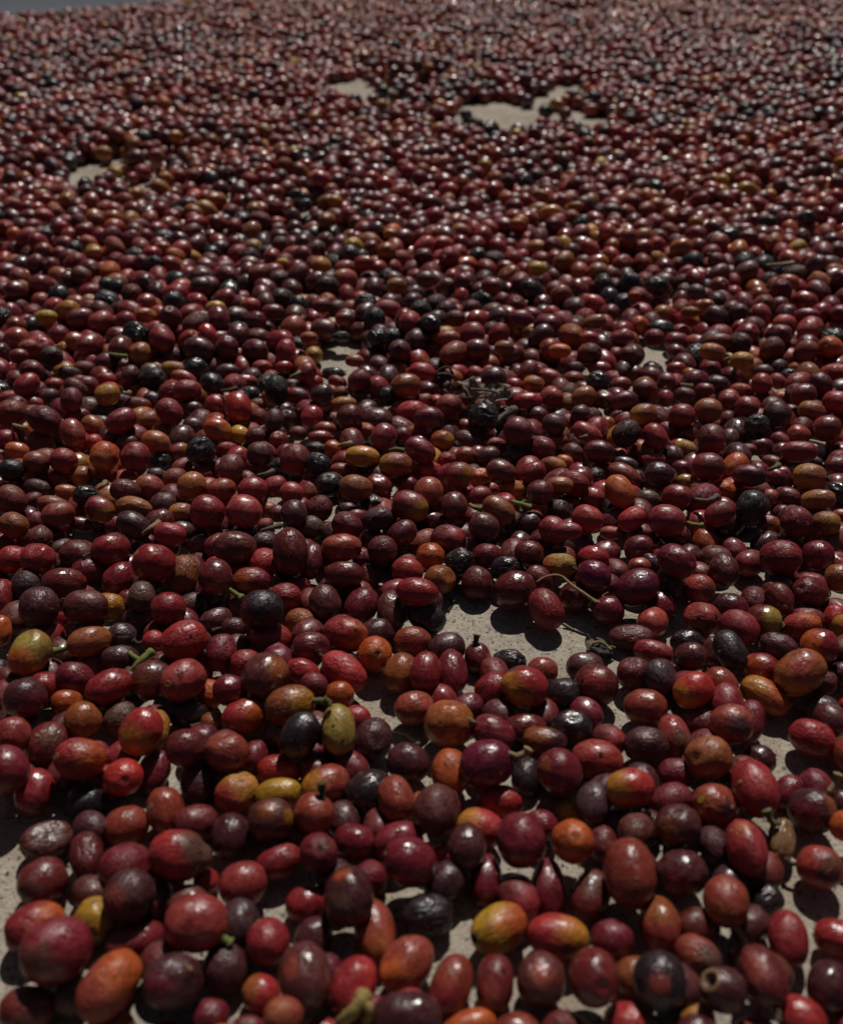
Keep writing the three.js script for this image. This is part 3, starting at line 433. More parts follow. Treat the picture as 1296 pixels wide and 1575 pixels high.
cherry('round brown maroon cherry left of the dull red cherry with a long tan scar','brownmaroon',[-90.5,11.7,-245.9],[7.05,6.68,6.43],[-.4,-.09,-.57,.71],{patch:[['rust',.26,-.72,.64,.71]]});
cherry('dull red cherry with a long tan scar','dullred',[-78.5,15.9,-241.5],[7.91,6.57,6.11],[.01,.52,.69,.5],{patch:[['maroon',.4,.3,.87,.37]],navel:['tan',.23,.8,.56]});
cherry('oval wine red cherry below the orange cherry with a green stalk on its left','wine',[-116.9,10.8,-247.6],[6.81,5.51,5.18],[-.31,-.26,-.78,.47],{});
cherry('large round plum brown cherry','plumbrown',[-51.5,17.1,-241.8],[8.41,7.71,7.61],[-.56,.03,-.26,.79],{patch:[['rust',.32,.29,.9,.6]]});
cherry('greyish plum cherry left of the scarlet cherry with orange lower left','plumgrey',[80.2,11.6,-247.5],[6.07,5.15,5.02],[-.5,-.07,.18,.85],{patch:[['brown',.35,-.85,.39,.48]]});
cherry('small red cherry above left of the scarlet cherry with orange lower left','red',[91.3,3.7,-256.9],[4.27,3.65,3.44],[-.18,-.35,-.62,.68],{});
cherry('small dusky plum cherry right of the big rusty orange cherry at the right','plum',[145.8,6.6,-253.9],[5.19,4.72,4.68],[-.36,.16,.69,.61],{});
cherry('round dark maroon cherry left of the brown plum cherry wedged under a black one','maroon',[73.2,7.6,-253.3],[6.07,5.67,5.47],[-.19,-.33,-.62,.68],{});
cherry('rusty brown cherry below right of the orange cherry with a big black hole','rust',[-7.2,8,-253.3],[7.06,5.82,5.58],[-.49,-.03,-.17,.85],{gloss:2});
cherry('oval red cherry right of the large round plum brown cherry','red',[-40.4,9.7,-251.9],[6.2,4.51,4.26],[-.21,-.34,-.77,.5],{wrinkle:.15,gloss:2});
cherry('long wine red cherry below left of the small plum cherry with an upright stalk','wine',[10.7,7.6,-254.1],[8.43,5.27,4.95],[-.58,-.01,.04,.82],{});
cherry('big rusty orange cherry at the right','rust',[126.9,14.3,-247],[8.95,7.18,6.88],[-.39,-.25,-.41,.79],{end:['amber',.37,-.93,.05],patch:[['dullred',-.24,.03,.97,.59]]});
cherry('oval deep red cherry right of the orange cherry with a big black hole','redwine',[1.3,12.5,-249.1],[7.09,5.36,5.13],[-.55,-.01,-.07,.83],{});
cherry('small brick red cherry above right of the bright crimson cherry with lumpy amber left end','brick',[42.1,5,-257.2],[5.5,4.99,4.69],[-.26,-.26,-.66,.66],{});
cherry('oval red cherry below left of the orange cherry with a big black hole','red',[-26.4,10.9,-251.2],[8.93,5.68,5.52],[-.13,-.45,-.77,.44],{});
cherry('greyish plum cherry below left of the two tone olive and orange cherry at the left','plumgrey',[-147.3,5.1,-257.8],[3.93,3.02,2.87],[-.54,.2,0,.82],{});
cherry('oval deep red cherry with orange end above the long orange cherry beside bare concrete','redwine',[117.8,7.3,-256.3],[6.66,5.34,5.07],[-.08,-.41,-.64,.64],{end:['orange',.08,-.82,.57]});
cherry('small red cherry above left of the large round plum brown cherry','red',[-60.7,9.9,-255.9],[5.4,4.86,4.6],[-.34,-.18,-.68,.62],{});
cherry('wrinkled black cherry beside bare concrete','black',[31,4.1,-263.3],[5.76,4.05,3.94],[-.2,-.32,-.63,.68],{wrinkle:.8,gloss:1});
cherry('dusky plum cherry below right of the orange cherry with a green stalk on its left','plum',[-104.6,9.8,-258.4],[6.78,4.7,4.65],[-.37,-.13,-.69,.6],{});
cherry('small plum cherry with an upright stalk','maroon',[20,4.9,-264],[5.68,4.76,4.7],[-.53,-.01,.09,.84],{patch:[['tan',.85,-.17,.49,.28]],stalk:['brown',[-1.3,5.1,-1.5],[-0.7,6.2,-2.8],[-0.4,7.8,-4]]});
cherry('brown plum cherry wedged under a black one','plumbrown',[93.2,11.4,-257.6],[5.77,5.07,4.81],[-.14,-.36,-.61,.69],{gloss:2});
cherry('orange cherry with a big black hole','orange',[-16.3,8.6,-262],[7.12,6.36,6.12],[.22,-.62,-.34,.67],{navel:['dark',0,1,0]});
cherry('two tone olive and orange cherry at the left','olive',[-133.2,16.1,-254.1],[8.36,6.43,6.14],[-.49,.12,-.26,.82],{end:['orange',-.16,-.96,.24]});
cherry('oval wine red cherry above right of the dull red cherry with a long tan scar','wine',[-69.8,10.6,-260.6],[6.91,5.31,5.08],[-.53,.08,-.09,.84],{});
cherry('long deep red cherry left of the brown plum cherry wedged under a black one','redwine',[82.3,6.3,-265.4],[7.33,4.38,4.19],[-.13,-.36,-.71,.6],{});
cherry('small oval brown maroon cherry left of the pitted black cherry lying on others','brownmaroon',[104.4,4.7,-267.3],[5.71,4.19,3.91],[-.47,-.14,.01,.87],{});
cherry('pitted black cherry lying on others','black',[107,12.5,-259.6],[7.92,5.25,5.08],[.1,-.52,-.82,.24],{pits:[[-.01,-.28,.96]],wrinkle:.12});
cherry('dark maroon cherry left of the crimson cherry with orange right end above the navel hole','maroon',[-38.8,10.6,-263.1],[6.96,5.6,5.56],[-.32,-.18,-.68,.63],{dent:[0,.6,.8,.54,.12]});
cherry('long dusky plum cherry below right of the maroon cherry with olive end and stubby stalk','plum',[125.6,9.9,-264.3],[7.02,4.92,4.71],[-.05,-.41,-.71,.57],{});
cherry('deep red cherry above right of the big rusty orange cherry at the right','redwine',[136.9,15.5,-258.5],[6.44,6.17,5.77],[-.17,-.34,-.62,.69],{end:['orange',-.16,-.9,.4],pits:[[-.13,-.35,.93]],gloss:2});
cherry('oval blackish cherry above the brown plum cherry wedged under a black one','black',[96,4.7,-272.5],[6.13,4.67,4.49],[-.2,-.3,-.64,.68],{gloss:2});
cherry('small round red cherry above left of the dull red cherry with a long tan scar','red',[-94.8,9.3,-267.6],[4.46,4.3,4.04],[-.3,-.2,-.68,.64],{});
cherry('orange cherry with a green stalk on its left','rust',[-115.3,14.7,-261.8],[7.67,5.22,5.03],[-.43,-.05,-.63,.65],{stalk:['lime',[-6.5,-0.4,2.5],[-9.3,-1.5,2.6],[-12.1,-1.9,2.9]]});
cherry('large oval red cherry above the dull red cherry with a long tan scar','red',[-81.9,16.2,-260.6],[8.18,6.8,6.46],[-.42,-.05,-.53,.73],{pits:[[-.08,.2,.98]]});
cherry('oval brick red cherry right of the orange cherry with a big black hole','brick',[-3.3,7.1,-270.6],[6.77,5.27,5.03],[-.28,-.23,-.67,.65],{});
cherry('oval brick red cherry below the black topped cherry with wine left side','redbrick',[-54.1,7.8,-270.8],[7.56,5.85,5.57],[-.32,-.19,-.68,.63],{});
cherry('long dark maroon cherry below the big purple cherry at the end of the thin twig','maroon',[76.3,4.9,-274.9],[8.25,4.84,4.75],[-.19,-.31,-.64,.68],{dent:[-.63,-.01,.78,1.07,.15]});
cherry('greyish plum wrinkled cherry right of the orange cherry with a green stalk on its left','plumgrey',[-106.8,10,-269.8],[5.28,4.95,4.86],[-.33,-.17,-.69,.63],{wrinkle:.3});
cherry('crimson cherry with orange right end above the navel hole','red',[-27,11.3,-269.6],[8.16,6.25,6.23],[-.19,-.33,-.72,.58],{end:['orange',0,.97,.24]});
cherry('orange cherry above left of the two tone olive and orange cherry at the left','orange',[-151.3,9.6,-273.3],[5.62,3.92,3.83],[-.46,.2,-.02,.87],{});
cherry('small oval dusky plum cherry below left of the black topped cherry with wine left side','plum',[-68.6,5.9,-278.9],[4.84,4,3.86],[-.29,-.21,-.68,.64],{});
cherry('oval red cherry with orange end below the maroon cherry with a small ring navel','red',[136.9,10.5,-274.5],[6.9,5.27,5.23],[-.15,-.35,-.55,.74],{end:['orange',-.35,.84,.42]});
cherry('small amber cherry below right of the maroon cherry with a small ring navel','amber',[150.7,13.7,-271.2],[4.8,4.31,4.05],[-.39,.09,.7,.59],{});
cherry('oval rusty brown cherry right of the black topped cherry with wine left side','rust',[-44,6.8,-281.3],[6.18,4.89,4.87],[-.18,-.34,-.74,.55],{});
cherry('dusky plum cherry right of the orange cherry with a green stalk on its left','plum',[-104.6,7.1,-281.4],[5.61,5.2,4.88],[-.31,-.18,-.68,.63],{});
cherry('maroon cherry with olive end and stubby stalk','maroon',[123.8,10.9,-277.3],[6.35,5.88,5.5],[-.05,-.41,-.65,.64],{end:['olive',-.08,.94,.34],stalk:['olive',[4,1.5,1.5],[5.7,0.1,1.7],[6.8,-0.8,2.4]]});
cherry('speckled red and rust cherry','redbrick',[103,7.9,-281.8],[6.75,6.03,6],[-.09,-.38,-.67,.64],{end:['rust',.92,.1,.39],pits:[[-.06,-.09,.99],[.41,.42,.81],[-.31,.74,.59]]});
cherry('oval blackish cherry above right of the orange cherry with a big black hole','black',[2,7.7,-282.7],[7.19,5.67,5.61],[-.16,-.33,-.78,.51],{dent:[-.09,-.16,.98,.37,.08]});
cherry('small round red cherry below right of the maroon cherry with a small ring navel','red',[151.5,9.3,-281.2],[4.86,4.19,3.9],[-.53,-.19,.01,.82],{});
cherry('small red cherry right of the round dark plum cherry at the left','red',[-134,6.5,-285],[5.16,4.26,4.2],[-.46,.17,-.02,.87],{});
cherry('long brown maroon cherry above the orange cherry with a big black hole','brownmaroon',[-11.2,7.9,-285.6],[8.72,5.27,4.94],[-.53,.02,.04,.85],{});
cherry('black topped cherry with wine left side','black',[-56.5,19.1,-273.3],[7.77,7.23,7.08],[-.3,-.19,-.68,.64],{patch:[['wine',.23,-.85,.47,.7]]});
cherry('wine red cherry right of the red oval cherry tilted on the bare concrete','wine',[69.6,7.4,-287.2],[5.95,5.48,5.21],[-.18,-.3,-.64,.68],{});
cherry('red oval cherry tilted on the bare concrete','redwine',[46.2,8.4,-286.8],[8.34,6.18,6.05],[.02,-.51,-.82,.24],{});
cherry('round deep red cherry below the amber brown cherry with two black specks','redwine',[-91.3,15.4,-278.6],[6.51,5.99,5.9],[-.32,-.16,-.69,.63],{gloss:2});
cherry('oval dusky plum cherry with wine red end right of the speckled red and rust cherry','plum',[115.5,7.1,-289.4],[6.67,5.23,5.08],[-.08,-.37,-.68,.62],{end:['wine',.13,.9,.42]});
cherry('round dark plum cherry at the left','plum',[-137.5,16.5,-278.3],[7.45,7.03,6.65],[.18,.46,.87,.02],{});
cherry('barrel shaped brown maroon cherry','brownmaroon',[-120.9,16.2,-278.8],[7.95,6.19,5.89],[-.31,-.17,-.69,.64],{});
cherry('amber cherry right of the barrel shaped brown maroon cherry','amber',[-115.5,10.2,-286],[5.75,5.15,4.98],[-.31,-.18,-.68,.64],{});
cherry('wine red cherry left of the speckled red and rust cherry','wine',[89.9,5.8,-291.2],[6.78,5.78,5.76],[.06,-.53,-.78,.34],{});
cherry('wine red cherry above the orange cherry with a big black hole','wine',[-22.3,8.3,-289],[7.52,6.13,5.94],[-.48,-.02,-.26,.84],{point:1});
cherry('plum brown cherry right of the black topped cherry with wine left side','plumbrown',[-35.6,11.2,-286.9],[7.07,5.82,5.49],[-.46,.08,.16,.87],{pits:[[.1,-.77,.63]]});
cherry('dark maroon cherry above right of the maroon cherry with olive end and stubby stalk','maroon',[133.2,10.7,-289.4],[6.6,5.17,4.91],[-.42,-.12,.21,.88],{navel:['rust',.09,.69,.72]});
cherry('deep red cherry above right of the black topped cherry with wine left side','redwine',[-50.9,10.3,-291.5],[6.18,5.31,5.27],[-.29,-.19,-.68,.65],{});
cherry('oval deep red cherry left of the round dark plum cherry at the left','redwine',[-157.6,10.1,-291.9],[6.52,4.22,4.17],[-.45,.2,-.02,.87],{});
cherry('round dark maroon cherry right of the red oval cherry tilted on the bare concrete','maroon',[59,6,-296.9],[6.47,6.02,6],[-.17,-.31,-.64,.69],{});
cherry('dull brown cherry below the crimson cherry with pale navel at upper left','brown',[-102.3,15.7,-285.3],[5.86,4.88,4.54],[-.53,.14,-.01,.84],{});
cherry('maroon cherry with a small ring navel','maroon',[145.5,11.7,-292.4],[8.05,6.07,6.02],[.06,.33,.47,.82],{navel:['ring',0,1,0]});
cherry('oval crimson cherry above right of the orange cherry with a big black hole','crimson',[-1.6,16.6,-286.7],[7.92,5.29,5.26],[-.19,-.28,-.7,.63],{});
cherry('big maroon cherry with a cracked scar','maroon',[35.3,9.3,-296.8],[8.31,7.36,7.25],[-.28,-.21,-.54,.77],{pits:[[.13,.3,.94],[.14,.56,.82]],gloss:2});
cherry('round brick red cherry above the speckled red and rust cherry','redbrick',[106.1,7.5,-299.8],[6.02,5.65,5.25],[-.13,-.33,-.62,.69],{patch:[['brown',.11,.55,.83,.53]]});
cherry('big purple cherry at the end of the thin twig','purple',[80.4,13.8,-292.9],[8.6,6.75,6.45],[-.3,-.22,-.49,.79],{});
cherry('small oval wine red cherry above right of the black topped cherry with wine left side','wine',[-47.6,5.8,-303.9],[4.85,3.92,3.78],[-.25,-.22,-.67,.66],{});
cherry('round greyish plum cherry above left of the round dark plum cherry at the left','plumgrey',[-149.9,10.5,-298.4],[5.77,5.46,5.4],[.19,.49,.85,.01],{});
cherry('dusky plum cherry with visible navel below right of the flat grey shrivelled cherry','plum',[95.5,8,-302.2],[6.64,5.57,5.42],[-.34,-.06,.19,.92],{navel:['maroon',.2,.86,.48]});
cherry('long dark maroon cherry above left of the barrel shaped brown maroon cherry','maroon',[-133.2,15.3,-293.5],[8.3,5.75,5.62],[-.36,-.1,-.7,.61],{wrinkle:.06});
cherry('round dark maroon cherry left of the big maroon cherry with a cracked scar','maroon',[21.4,6.3,-304.8],[6.73,6.13,5.74],[-.49,-.03,0,.87],{});
cherry('brick red cherry above the black topped cherry with wine left side','brick',[-64.8,10.6,-300.3],[7.35,5.63,5.38],[-.26,-.21,-.68,.66],{end:['wine',0,.93,.37],patch:[['orange',.1,-.49,.87,.57]]});
cherry('round rusty brown cherry left of the big maroon cherry with a cracked scar','rust',[7,7.7,-305],[6.22,5.8,5.73],[-.25,-.22,-.67,.66],{});
cherry('oval wine red cherry left of the crimson cherry with pale navel at upper left','wine',[-115.4,10.9,-301.5],[7.26,5.82,5.51],[-.5,.08,-.36,.78],{});
cherry('small dark maroon cherry below left of the tan yellow cherry beside the thin twig','maroon',[45,8.6,-305.1],[5.62,4.71,4.43],[-.06,-.38,-.82,.42],{});
cherry('rusty brown cherry above right of the maroon cherry with a small ring navel','rust',[160.1,10.4,-302.9],[5.64,5.35,5.22],[-.12,-.34,-.62,.7],{});
cherry('maroon cherry with green stalk toward a black topped one','maroon',[-77.1,16,-296.1],[7.12,6.43,6.3],[-.49,.09,-.05,.87],{patch:[['rust',.05,-.79,.61,.54]],stalk:['lime',[3.8,-1.7,3.9],[6.1,-3.1,4.1],[8.2,-4.4,5],[10.6,-5.6,5.8]]});
cherry('small oval dark maroon cherry above left of the maroon cherry with a small ring navel','maroon',[141.4,6.1,-308.8],[5.69,4.12,3.94],[-.08,-.37,-.6,.7],{});
cherry('small oval dark maroon cherry above the orange cherry with a big black hole','maroon',[-20.4,6.1,-309],[5.52,3.97,3.93],[-.53,.03,.09,.84],{wrinkle:.15});
cherry('purplish cherry right of the tan yellow cherry beside the thin twig','purple',[65,14.6,-299],[6.76,5.84,5.51],[-.05,-.4,-.72,.56],{});
cherry('amber brown cherry with two black specks','rust',[-91.2,11.6,-303.1],[7.72,6.02,5.91],[-.47,.1,-.1,.87],{pits:[[-.41,.3,.86],[.63,.33,.7]]});
cherry('oval dark maroon cherry above the crimson cherry with orange right end above the navel hole','maroon',[-29.3,14.5,-299.6],[7.54,5.16,4.84],[-.22,-.24,-.66,.67],{gloss:2});
cherry('wine red cherry above the barrel shaped brown maroon cherry','wine',[-129.4,10.3,-307],[5.98,5.34,5.26],[-.39,-.03,-.57,.72],{});
cherry('brick red cherry above the orange cherry with a big black hole','redbrick',[-5.5,10.4,-307.2],[6.34,5.4,5.4],[-.13,-.35,-.74,.56],{});
cherry('pointed brown maroon cherry','brownmaroon',[116.8,11.1,-307.3],[7.12,5.75,5.59],[-.5,-.13,.09,.85],{point:1});
cherry('oval blackish wrinkled cherry above the big maroon cherry with a cracked scar','black',[32.9,9.8,-309.4],[6.24,4.8,4.49],[-.19,-.26,-.66,.68],{wrinkle:.55,gloss:2});
cherry('small brick red cherry left of the flat grey shrivelled cherry','brick',[85.2,8.8,-311.7],[4.52,3.82,3.65],[-.19,-.27,-.65,.68],{});
cherry('tan yellow cherry beside the thin twig','tanyellow',[53.5,10.3,-310.4],[6.92,5.21,4.88],[-.18,-.28,-.59,.73],{end:['rust',.03,-.87,.49]});
cherry('small oval dull brown wrinkled cherry above left of the barrel shaped brown maroon cherry','brown',[-141,5.2,-317.3],[4.28,3.23,3.12],[-.36,-.09,-.7,.61],{wrinkle:.4});
cherry('crimson cherry with pale navel at upper left','crimson',[-100.3,19.9,-299.7],[8.08,7.22,6.97],[-.14,.32,.52,.78],{navel:['tan',.25,.91,.32]});
cherry('round red cherry above the black topped cherry with wine left side','red',[-61.3,10.9,-311.4],[6.16,5.83,5.68],[-.52,.05,-.26,.81],{});
cherry('flat grey shrivelled cherry','plumgrey',[91.3,8,-315.7],[5.04,2.88,2.87],[.01,-.43,-.78,.46],{wrinkle:.2,gloss:2});
cherry('blackish wrinkled cherry above left of the big maroon cherry with a cracked scar','black',[15.1,10.4,-313.1],[5.92,5.34,5.16],[-.23,-.23,-.6,.73],{wrinkle:.6,gloss:1});
cherry('dark maroon cherry right of the maroon cherry with green stalk toward a black topped one','maroon',[-42.9,10.9,-312.8],[7.66,5.22,4.95],[-.5,.04,-.09,.86],{});
cherry('oval wine red cherry right of the flat grey shrivelled cherry','wine',[96.1,19.2,-301.9],[7.76,6.06,6.02],[.03,-.46,-.74,.49],{dent:[-.5,.77,.39,.35,.1]});
cherry('red cherry above left of the round dark plum cherry at the left','red',[-159.9,10.7,-313.7],[6.09,5.73,5.37],[-.11,.33,.62,.7],{});
cherry('deep red cherry above the round dark plum cherry at the left','redwine',[-147.3,15.6,-307.6],[6.72,6.24,6.02],[-.36,-.09,-.7,.61],{});
cherry('small dark maroon cherry above right of the amber brown cherry with two black specks','maroon',[-89.4,4.8,-322],[3.2,2.94,2.88],[-.27,-.18,-.68,.65],{});
cherry('wine red cherry above the crimson cherry with orange right end above the navel hole','wine',[-23.7,6.1,-320.9],[4.43,4.07,3.88],[-.46,.03,0,.88],{});
cherry('oval red cherry right of the tan yellow cherry beside the thin twig','red',[67.6,10.2,-315.4],[6.32,5.18,5.17],[-.14,-.31,-.63,.69],{});
cherry('large oval deep red cherry above left of the maroon cherry with a small ring navel','redwine',[137.9,16.3,-307.9],[7.95,6.87,6.5],[-.09,-.35,-.61,.7],{});
cherry('round orange cherry left of the big maroon cherry with a cracked scar','orange',[3.5,10.4,-316.5],[5.68,5.45,5.44],[-.22,-.23,-.67,.67],{});
cherry('wine red cherry above left of the big maroon cherry with a cracked scar','wine',[25.7,10,-317.3],[5.94,4.98,4.76],[-.19,-.26,-.66,.68],{});
cherry('wine red cherry above the maroon cherry with a small ring navel','wine',[156.2,10.9,-316.6],[6.3,5.93,5.61],[-.1,-.34,-.62,.7],{});
cherry('dark maroon cherry left of the tan yellow cherry beside the thin twig','maroon',[41.9,14.3,-313.7],[5.84,4.91,4.58],[-.19,-.26,-.66,.68],{});
cherry('large oval dark maroon cherry above right of the black topped cherry with wine left side','maroon',[-50.4,18.3,-309.4],[9.35,6.82,6.78],[-.46,.07,.01,.88],{});
cherry('oval deep red cherry left of the crimson cherry with pale navel at upper left','redwine',[-121.2,15.5,-314.3],[7.77,6.09,5.77],[-.39,-.03,-.64,.66],{});
cherry('round dark maroon cherry above left of the small plum cherry with an upright stalk','maroon',[-15.3,14.8,-315.1],[5.88,5.46,5.39],[-.23,-.22,-.67,.67],{});
cherry('large oval brown maroon cherry above right of the amber brown cherry with two black specks','brownmaroon',[-72.7,15.9,-314.8],[8.48,6.5,6.37],[-.28,-.16,-.69,.65],{});
cherry('oval brick red cherry above the crimson cherry with orange right end above the navel hole','brick',[-31.3,14.8,-316.5],[8.01,5.42,5.18],[-.26,-.18,-.68,.66],{});
// ------------------------------------------------------------------ the rest of the heap: thousands of cherries back to the far edge, one object
const heap = { list: [] };
function more(colour, at, [a, b], turn) { const q = new THREE.Quaternion(...turn).normalize(); heap.list.push({ at, a, b, q, colour }); occupy(at, a, b, q); }
function under(colour, at, r, yaw, lean) {                            // one of those lying half hidden underneath
  const q = new THREE.Quaternion().setFromUnitVectors(new THREE.Vector3(0, 1, 0), new THREE.Vector3(Math.cos(yaw) * Math.cos(lean), Math.sin(lean), Math.sin(yaw) * Math.cos(lean)));
  heap.list.push({ at, a: r * 1.14, b: r * 0.96, q, colour }); occupy(at, r, r, q);
}
more('maroon',[-200.3,16.1,-467.3],[6.5,5.3],[-.24,-.13,-.8,.54]);
more('crimson',[-197.8,16.2,-451],[7.1,5.4],[-.42,.13,-.42,.8]);
more('red',[-216.8,5,-473.8],[4.4,3.7],[-.29,-.04,-.72,.62]);
more('maroon',[-223.2,5.4,-491.3],[4.9,4.1],[-.26,-.1,-.76,.59]);
more('plum',[-184.4,10.3,-475.9],[6.1,3.7],[-.28,-.06,-.76,.58]);
more('brick',[-179,9.6,-482.8],[6,4],[-.24,-.08,-.7,.66]);
more('redwine',[-163.8,9.5,-470.6],[5.3,3.7],[-.22,-.13,-.75,.6]);
more('brownmaroon',[-150.7,13,-468.1],[5.7,4.5],[-.4,.12,-.27,.87]);
more('rust',[-147.9,5.8,-470.4],[5.2,4.3],[-.45,.12,-.27,.85]);
more('brown',[-141.9,10.2,-476.7],[6,5.1],[-.23,-.1,-.74,.62]);
more('amber',[-130.6,9.6,-481.6],[7.5,4.3],[-.23,-.1,-.76,.6]);
more('red',[-123.6,10,-470.8],[6.9,4],[-.18,-.19,-.8,.55]);
more('redwine',[-116.2,16.3,-444.9],[7.1,5.6],[-.28,-.05,-.69,.67]);
more('black',[-105.2,16.1,-453.3],[6.3,5.3],[-.14,-.25,-.82,.49]);
more('plum',[-102.3,9.9,-478.5],[6.2,4.2],[-.24,-.08,-.7,.67]);
more('redwine',[-91.9,8.7,-469.6],[6.5,3.7],[-.24,-.09,-.7,.67]);
more('red',[-85,8.8,-485.8],[5.7,3.8],[-.23,-.09,-.7,.67]);
more('black',[-72,17,-445.3],[7.1,5.9],[-.44,.07,-.01,.9]);
more('redwine',[-189.2,9.3,-464.7],[5,3.7],[-.3,-.03,-.71,.64]);
more('maroon',[-175.2,12.5,-455.2],[6.6,4.4],[-.2,-.23,-.83,.46]);
more('maroon',[-171.8,10.2,-463.2],[5.8,4.4],[-.29,-.04,-.74,.61]);
more('maroon',[-170.1,17.5,-433.1],[6.2,5.2],[-.42,.16,-.11,.89]);
more('plum',[-188.8,9.1,-452.3],[5.5,4.1],[-.29,-.02,-.63,.72]);
more('red',[-194.5,8.7,-445.6],[5.1,3.6],[-.24,-.13,-.75,.6]);
more('redwine',[-208.1,9.2,-450.9],[6.2,3.6],[-.31,0,-.64,.7]);
more('amber',[-154.7,16.1,-440.8],[6.2,5.5],[-.37,.06,-.52,.77]);
more('plumgrey',[-152.4,4.9,-455.4],[4.5,3.6],[-.24,-.11,-.72,.65]);
more('maroon',[-141.6,9,-443.7],[6.8,3.9],[-.22,-.14,-.72,.64]);
more('plumgrey',[-135.4,9.3,-449.5],[4.5,3.6],[-.19,-.19,-.78,.56]);
more('redwine',[-120.2,16.9,-422.2],[6.9,5.9],[-.15,-.32,-.88,.31]);
more('plum',[-113.2,9.4,-438.5],[5.7,4.3],[-.18,-.2,-.76,.59]);
more('redwine',[-101.2,11.3,-439],[5.9,5.6],[-.21,-.16,-.8,.54]);
more('scarlet',[-87.7,17.7,-425.1],[7.9,6.4],[-.09,-.42,-.9,.07]);
more('brick',[-83,4.9,-450.8],[4.6,3.6],[-.26,-.08,-.69,.67]);
more('redwine',[-79.1,10.1,-429.1],[4.6,4.4],[.06,.41,.89,.2]);
more('plum',[-69.7,15.7,-416],[5.8,4.6],[-.42,.06,-.1,.9]);
more('black',[-87.6,9.3,-455.4],[5.4,3.6],[-.23,-.11,-.7,.67]);
more('brick',[-194.7,17.3,-419.9],[7.2,6.6],[-.32,0,-.65,.69]);
more('maroon',[-176.6,17.6,-412.5],[8.2,6.6],[-.22,-.24,-.84,.44]);
more('maroon',[-168.5,9.3,-432.8],[6.1,3.5],[-.32,-.02,-.71,.63]);
more('black',[-156.7,9.2,-436.7],[5.6,3.5],[-.26,-.09,-.7,.66]);
more('brick',[-160.7,17,-401.5],[7.4,5.7],[-.17,-.43,-.88,.14]);
more('rust',[-157.6,10.1,-420.7],[5.8,4.8],[-.19,-.28,-.85,.4]);
more('redwine',[-141.4,16.4,-414.2],[7.7,5.7],[-.39,.07,-.5,.77]);
more('rust',[-131.8,9.9,-426.2],[5.9,4.9],[-.34,0,-.64,.69]);
more('plum',[-108.8,10.6,-418.7],[5.6,4.9],[-.26,-.11,-.75,.59]);
more('orange',[-94.6,16.3,-406.3],[6.9,5.4],[-.17,-.25,-.82,.49]);
more('yellow',[-86.1,10,-412.6],[4.7,4.3],[-.29,.14,.48,.81]);
more('maroon',[-77.6,10.2,-410.1],[5.3,4.6],[-.23,-.14,-.69,.67]);
more('wine',[-194.2,10.7,-406.3],[5.3,5.1],[-.28,-.12,-.76,.57]);
more('maroon',[-190.9,4.7,-415.4],[4.1,3.4],[-.35,-.01,-.71,.61]);
more('orange',[-186.5,9.9,-397.9],[5.6,4.1],[-.26,-.15,-.76,.58]);
more('rust',[-121,16.1,-395.2],[6.7,5.3],[-.19,-.24,-.78,.54]);
more('brown',[-138.8,8.4,-408.3],[4.9,3.3],[-.33,-.02,-.64,.69]);
more('red',[-153.8,8.8,-407.5],[4.1,3.8],[-.31,-.05,-.69,.65]);
more('orange',[-140.6,17.1,-381.2],[6.8,6.3],[.14,.46,.87,.1]);
more('crimson',[-126.6,17.2,-380.5],[6.8,6.5],[.12,.44,.87,.18]);
more('black',[-118.3,9.2,-389.4],[4.5,4.2],[-.23,-.18,-.74,.6]);
more('crimson',[-112.1,9.2,-398],[5.2,4.2],[-.33,-.03,-.59,.74]);
more('black',[-98.7,16.9,-385.9],[6.6,6.3],[-.33,-.04,-.63,.7]);
more('redwine',[-90.1,10.2,-399.2],[5.2,3.3],[-.28,-.1,-.7,.65]);
more('brownmaroon',[-72.1,16.2,-384.6],[6.2,5.6],[-.31,-.07,-.64,.7]);
more('brick',[-67.3,9.3,-408.7],[4.5,4.3],[-.16,.22,.6,.75]);
more('black',[-179,15.6,-371.9],[5.5,5],[-.33,-.05,-.71,.62]);
more('brick',[-169.9,15.9,-377.7],[6,5.2],[-.32,-.08,-.76,.56]);
more('redwine',[-157.7,16.9,-377.8],[6.1,5.6],[-.25,-.17,-.78,.55]);
more('red',[-155.7,4.7,-396.7],[4,3.3],[-.23,-.23,-.81,.48]);
more('rust',[-150.5,10,-376.3],[4.8,4.4],[-.35,-.01,-.6,.72]);
more('maroon',[-161.4,8.8,-377.2],[4.8,3.8],[-.38,.01,-.63,.68]);
more('plum',[-167.3,9.1,-367.7],[6.4,3.8],[-.26,-.18,-.76,.57]);
more('rust',[-153.9,9.2,-364.4],[5.3,3.3],[-.31,-.12,-.76,.57]);
more('brick',[-108.1,8.9,-385.2],[5.4,3.9],[-.42,.04,-.48,.77]);
more('plumbrown',[-83.2,16.5,-372.2],[6.8,5.6],[-.47,.08,-.18,.86]);
more('plumgrey',[-85.4,4.6,-400.8],[4.2,3.3],[-.25,-.13,-.69,.66]);
more('plumgrey',[-118.6,8.8,-379],[4.2,3.2],[-.26,-.13,-.69,.66]);
more('brick',[-108.3,10.6,-372.6],[5.6,5],[-.32,-.06,-.64,.69]);
more('brick',[-98.5,9.3,-378.3],[5.2,3.6],[-.24,-.16,-.7,.65]);
more('rust',[-97.4,16.6,-357.9],[6.3,6],[-.34,-.04,-.56,.75]);
more('redbrick',[-117.7,11.6,-364.2],[6.3,5.8],[-.24,-.21,-.83,.47]);
more('maroon',[-125.1,15.9,-355],[6.6,5],[-.28,-.15,-.79,.53]);
more('red',[-71.5,16.1,-355.6],[6.4,5.5],[-.31,-.08,-.64,.69]);
more('redwine',[-63.7,10.4,-366.9],[5.6,4.7],[-.34,-.06,-.54,.77]);
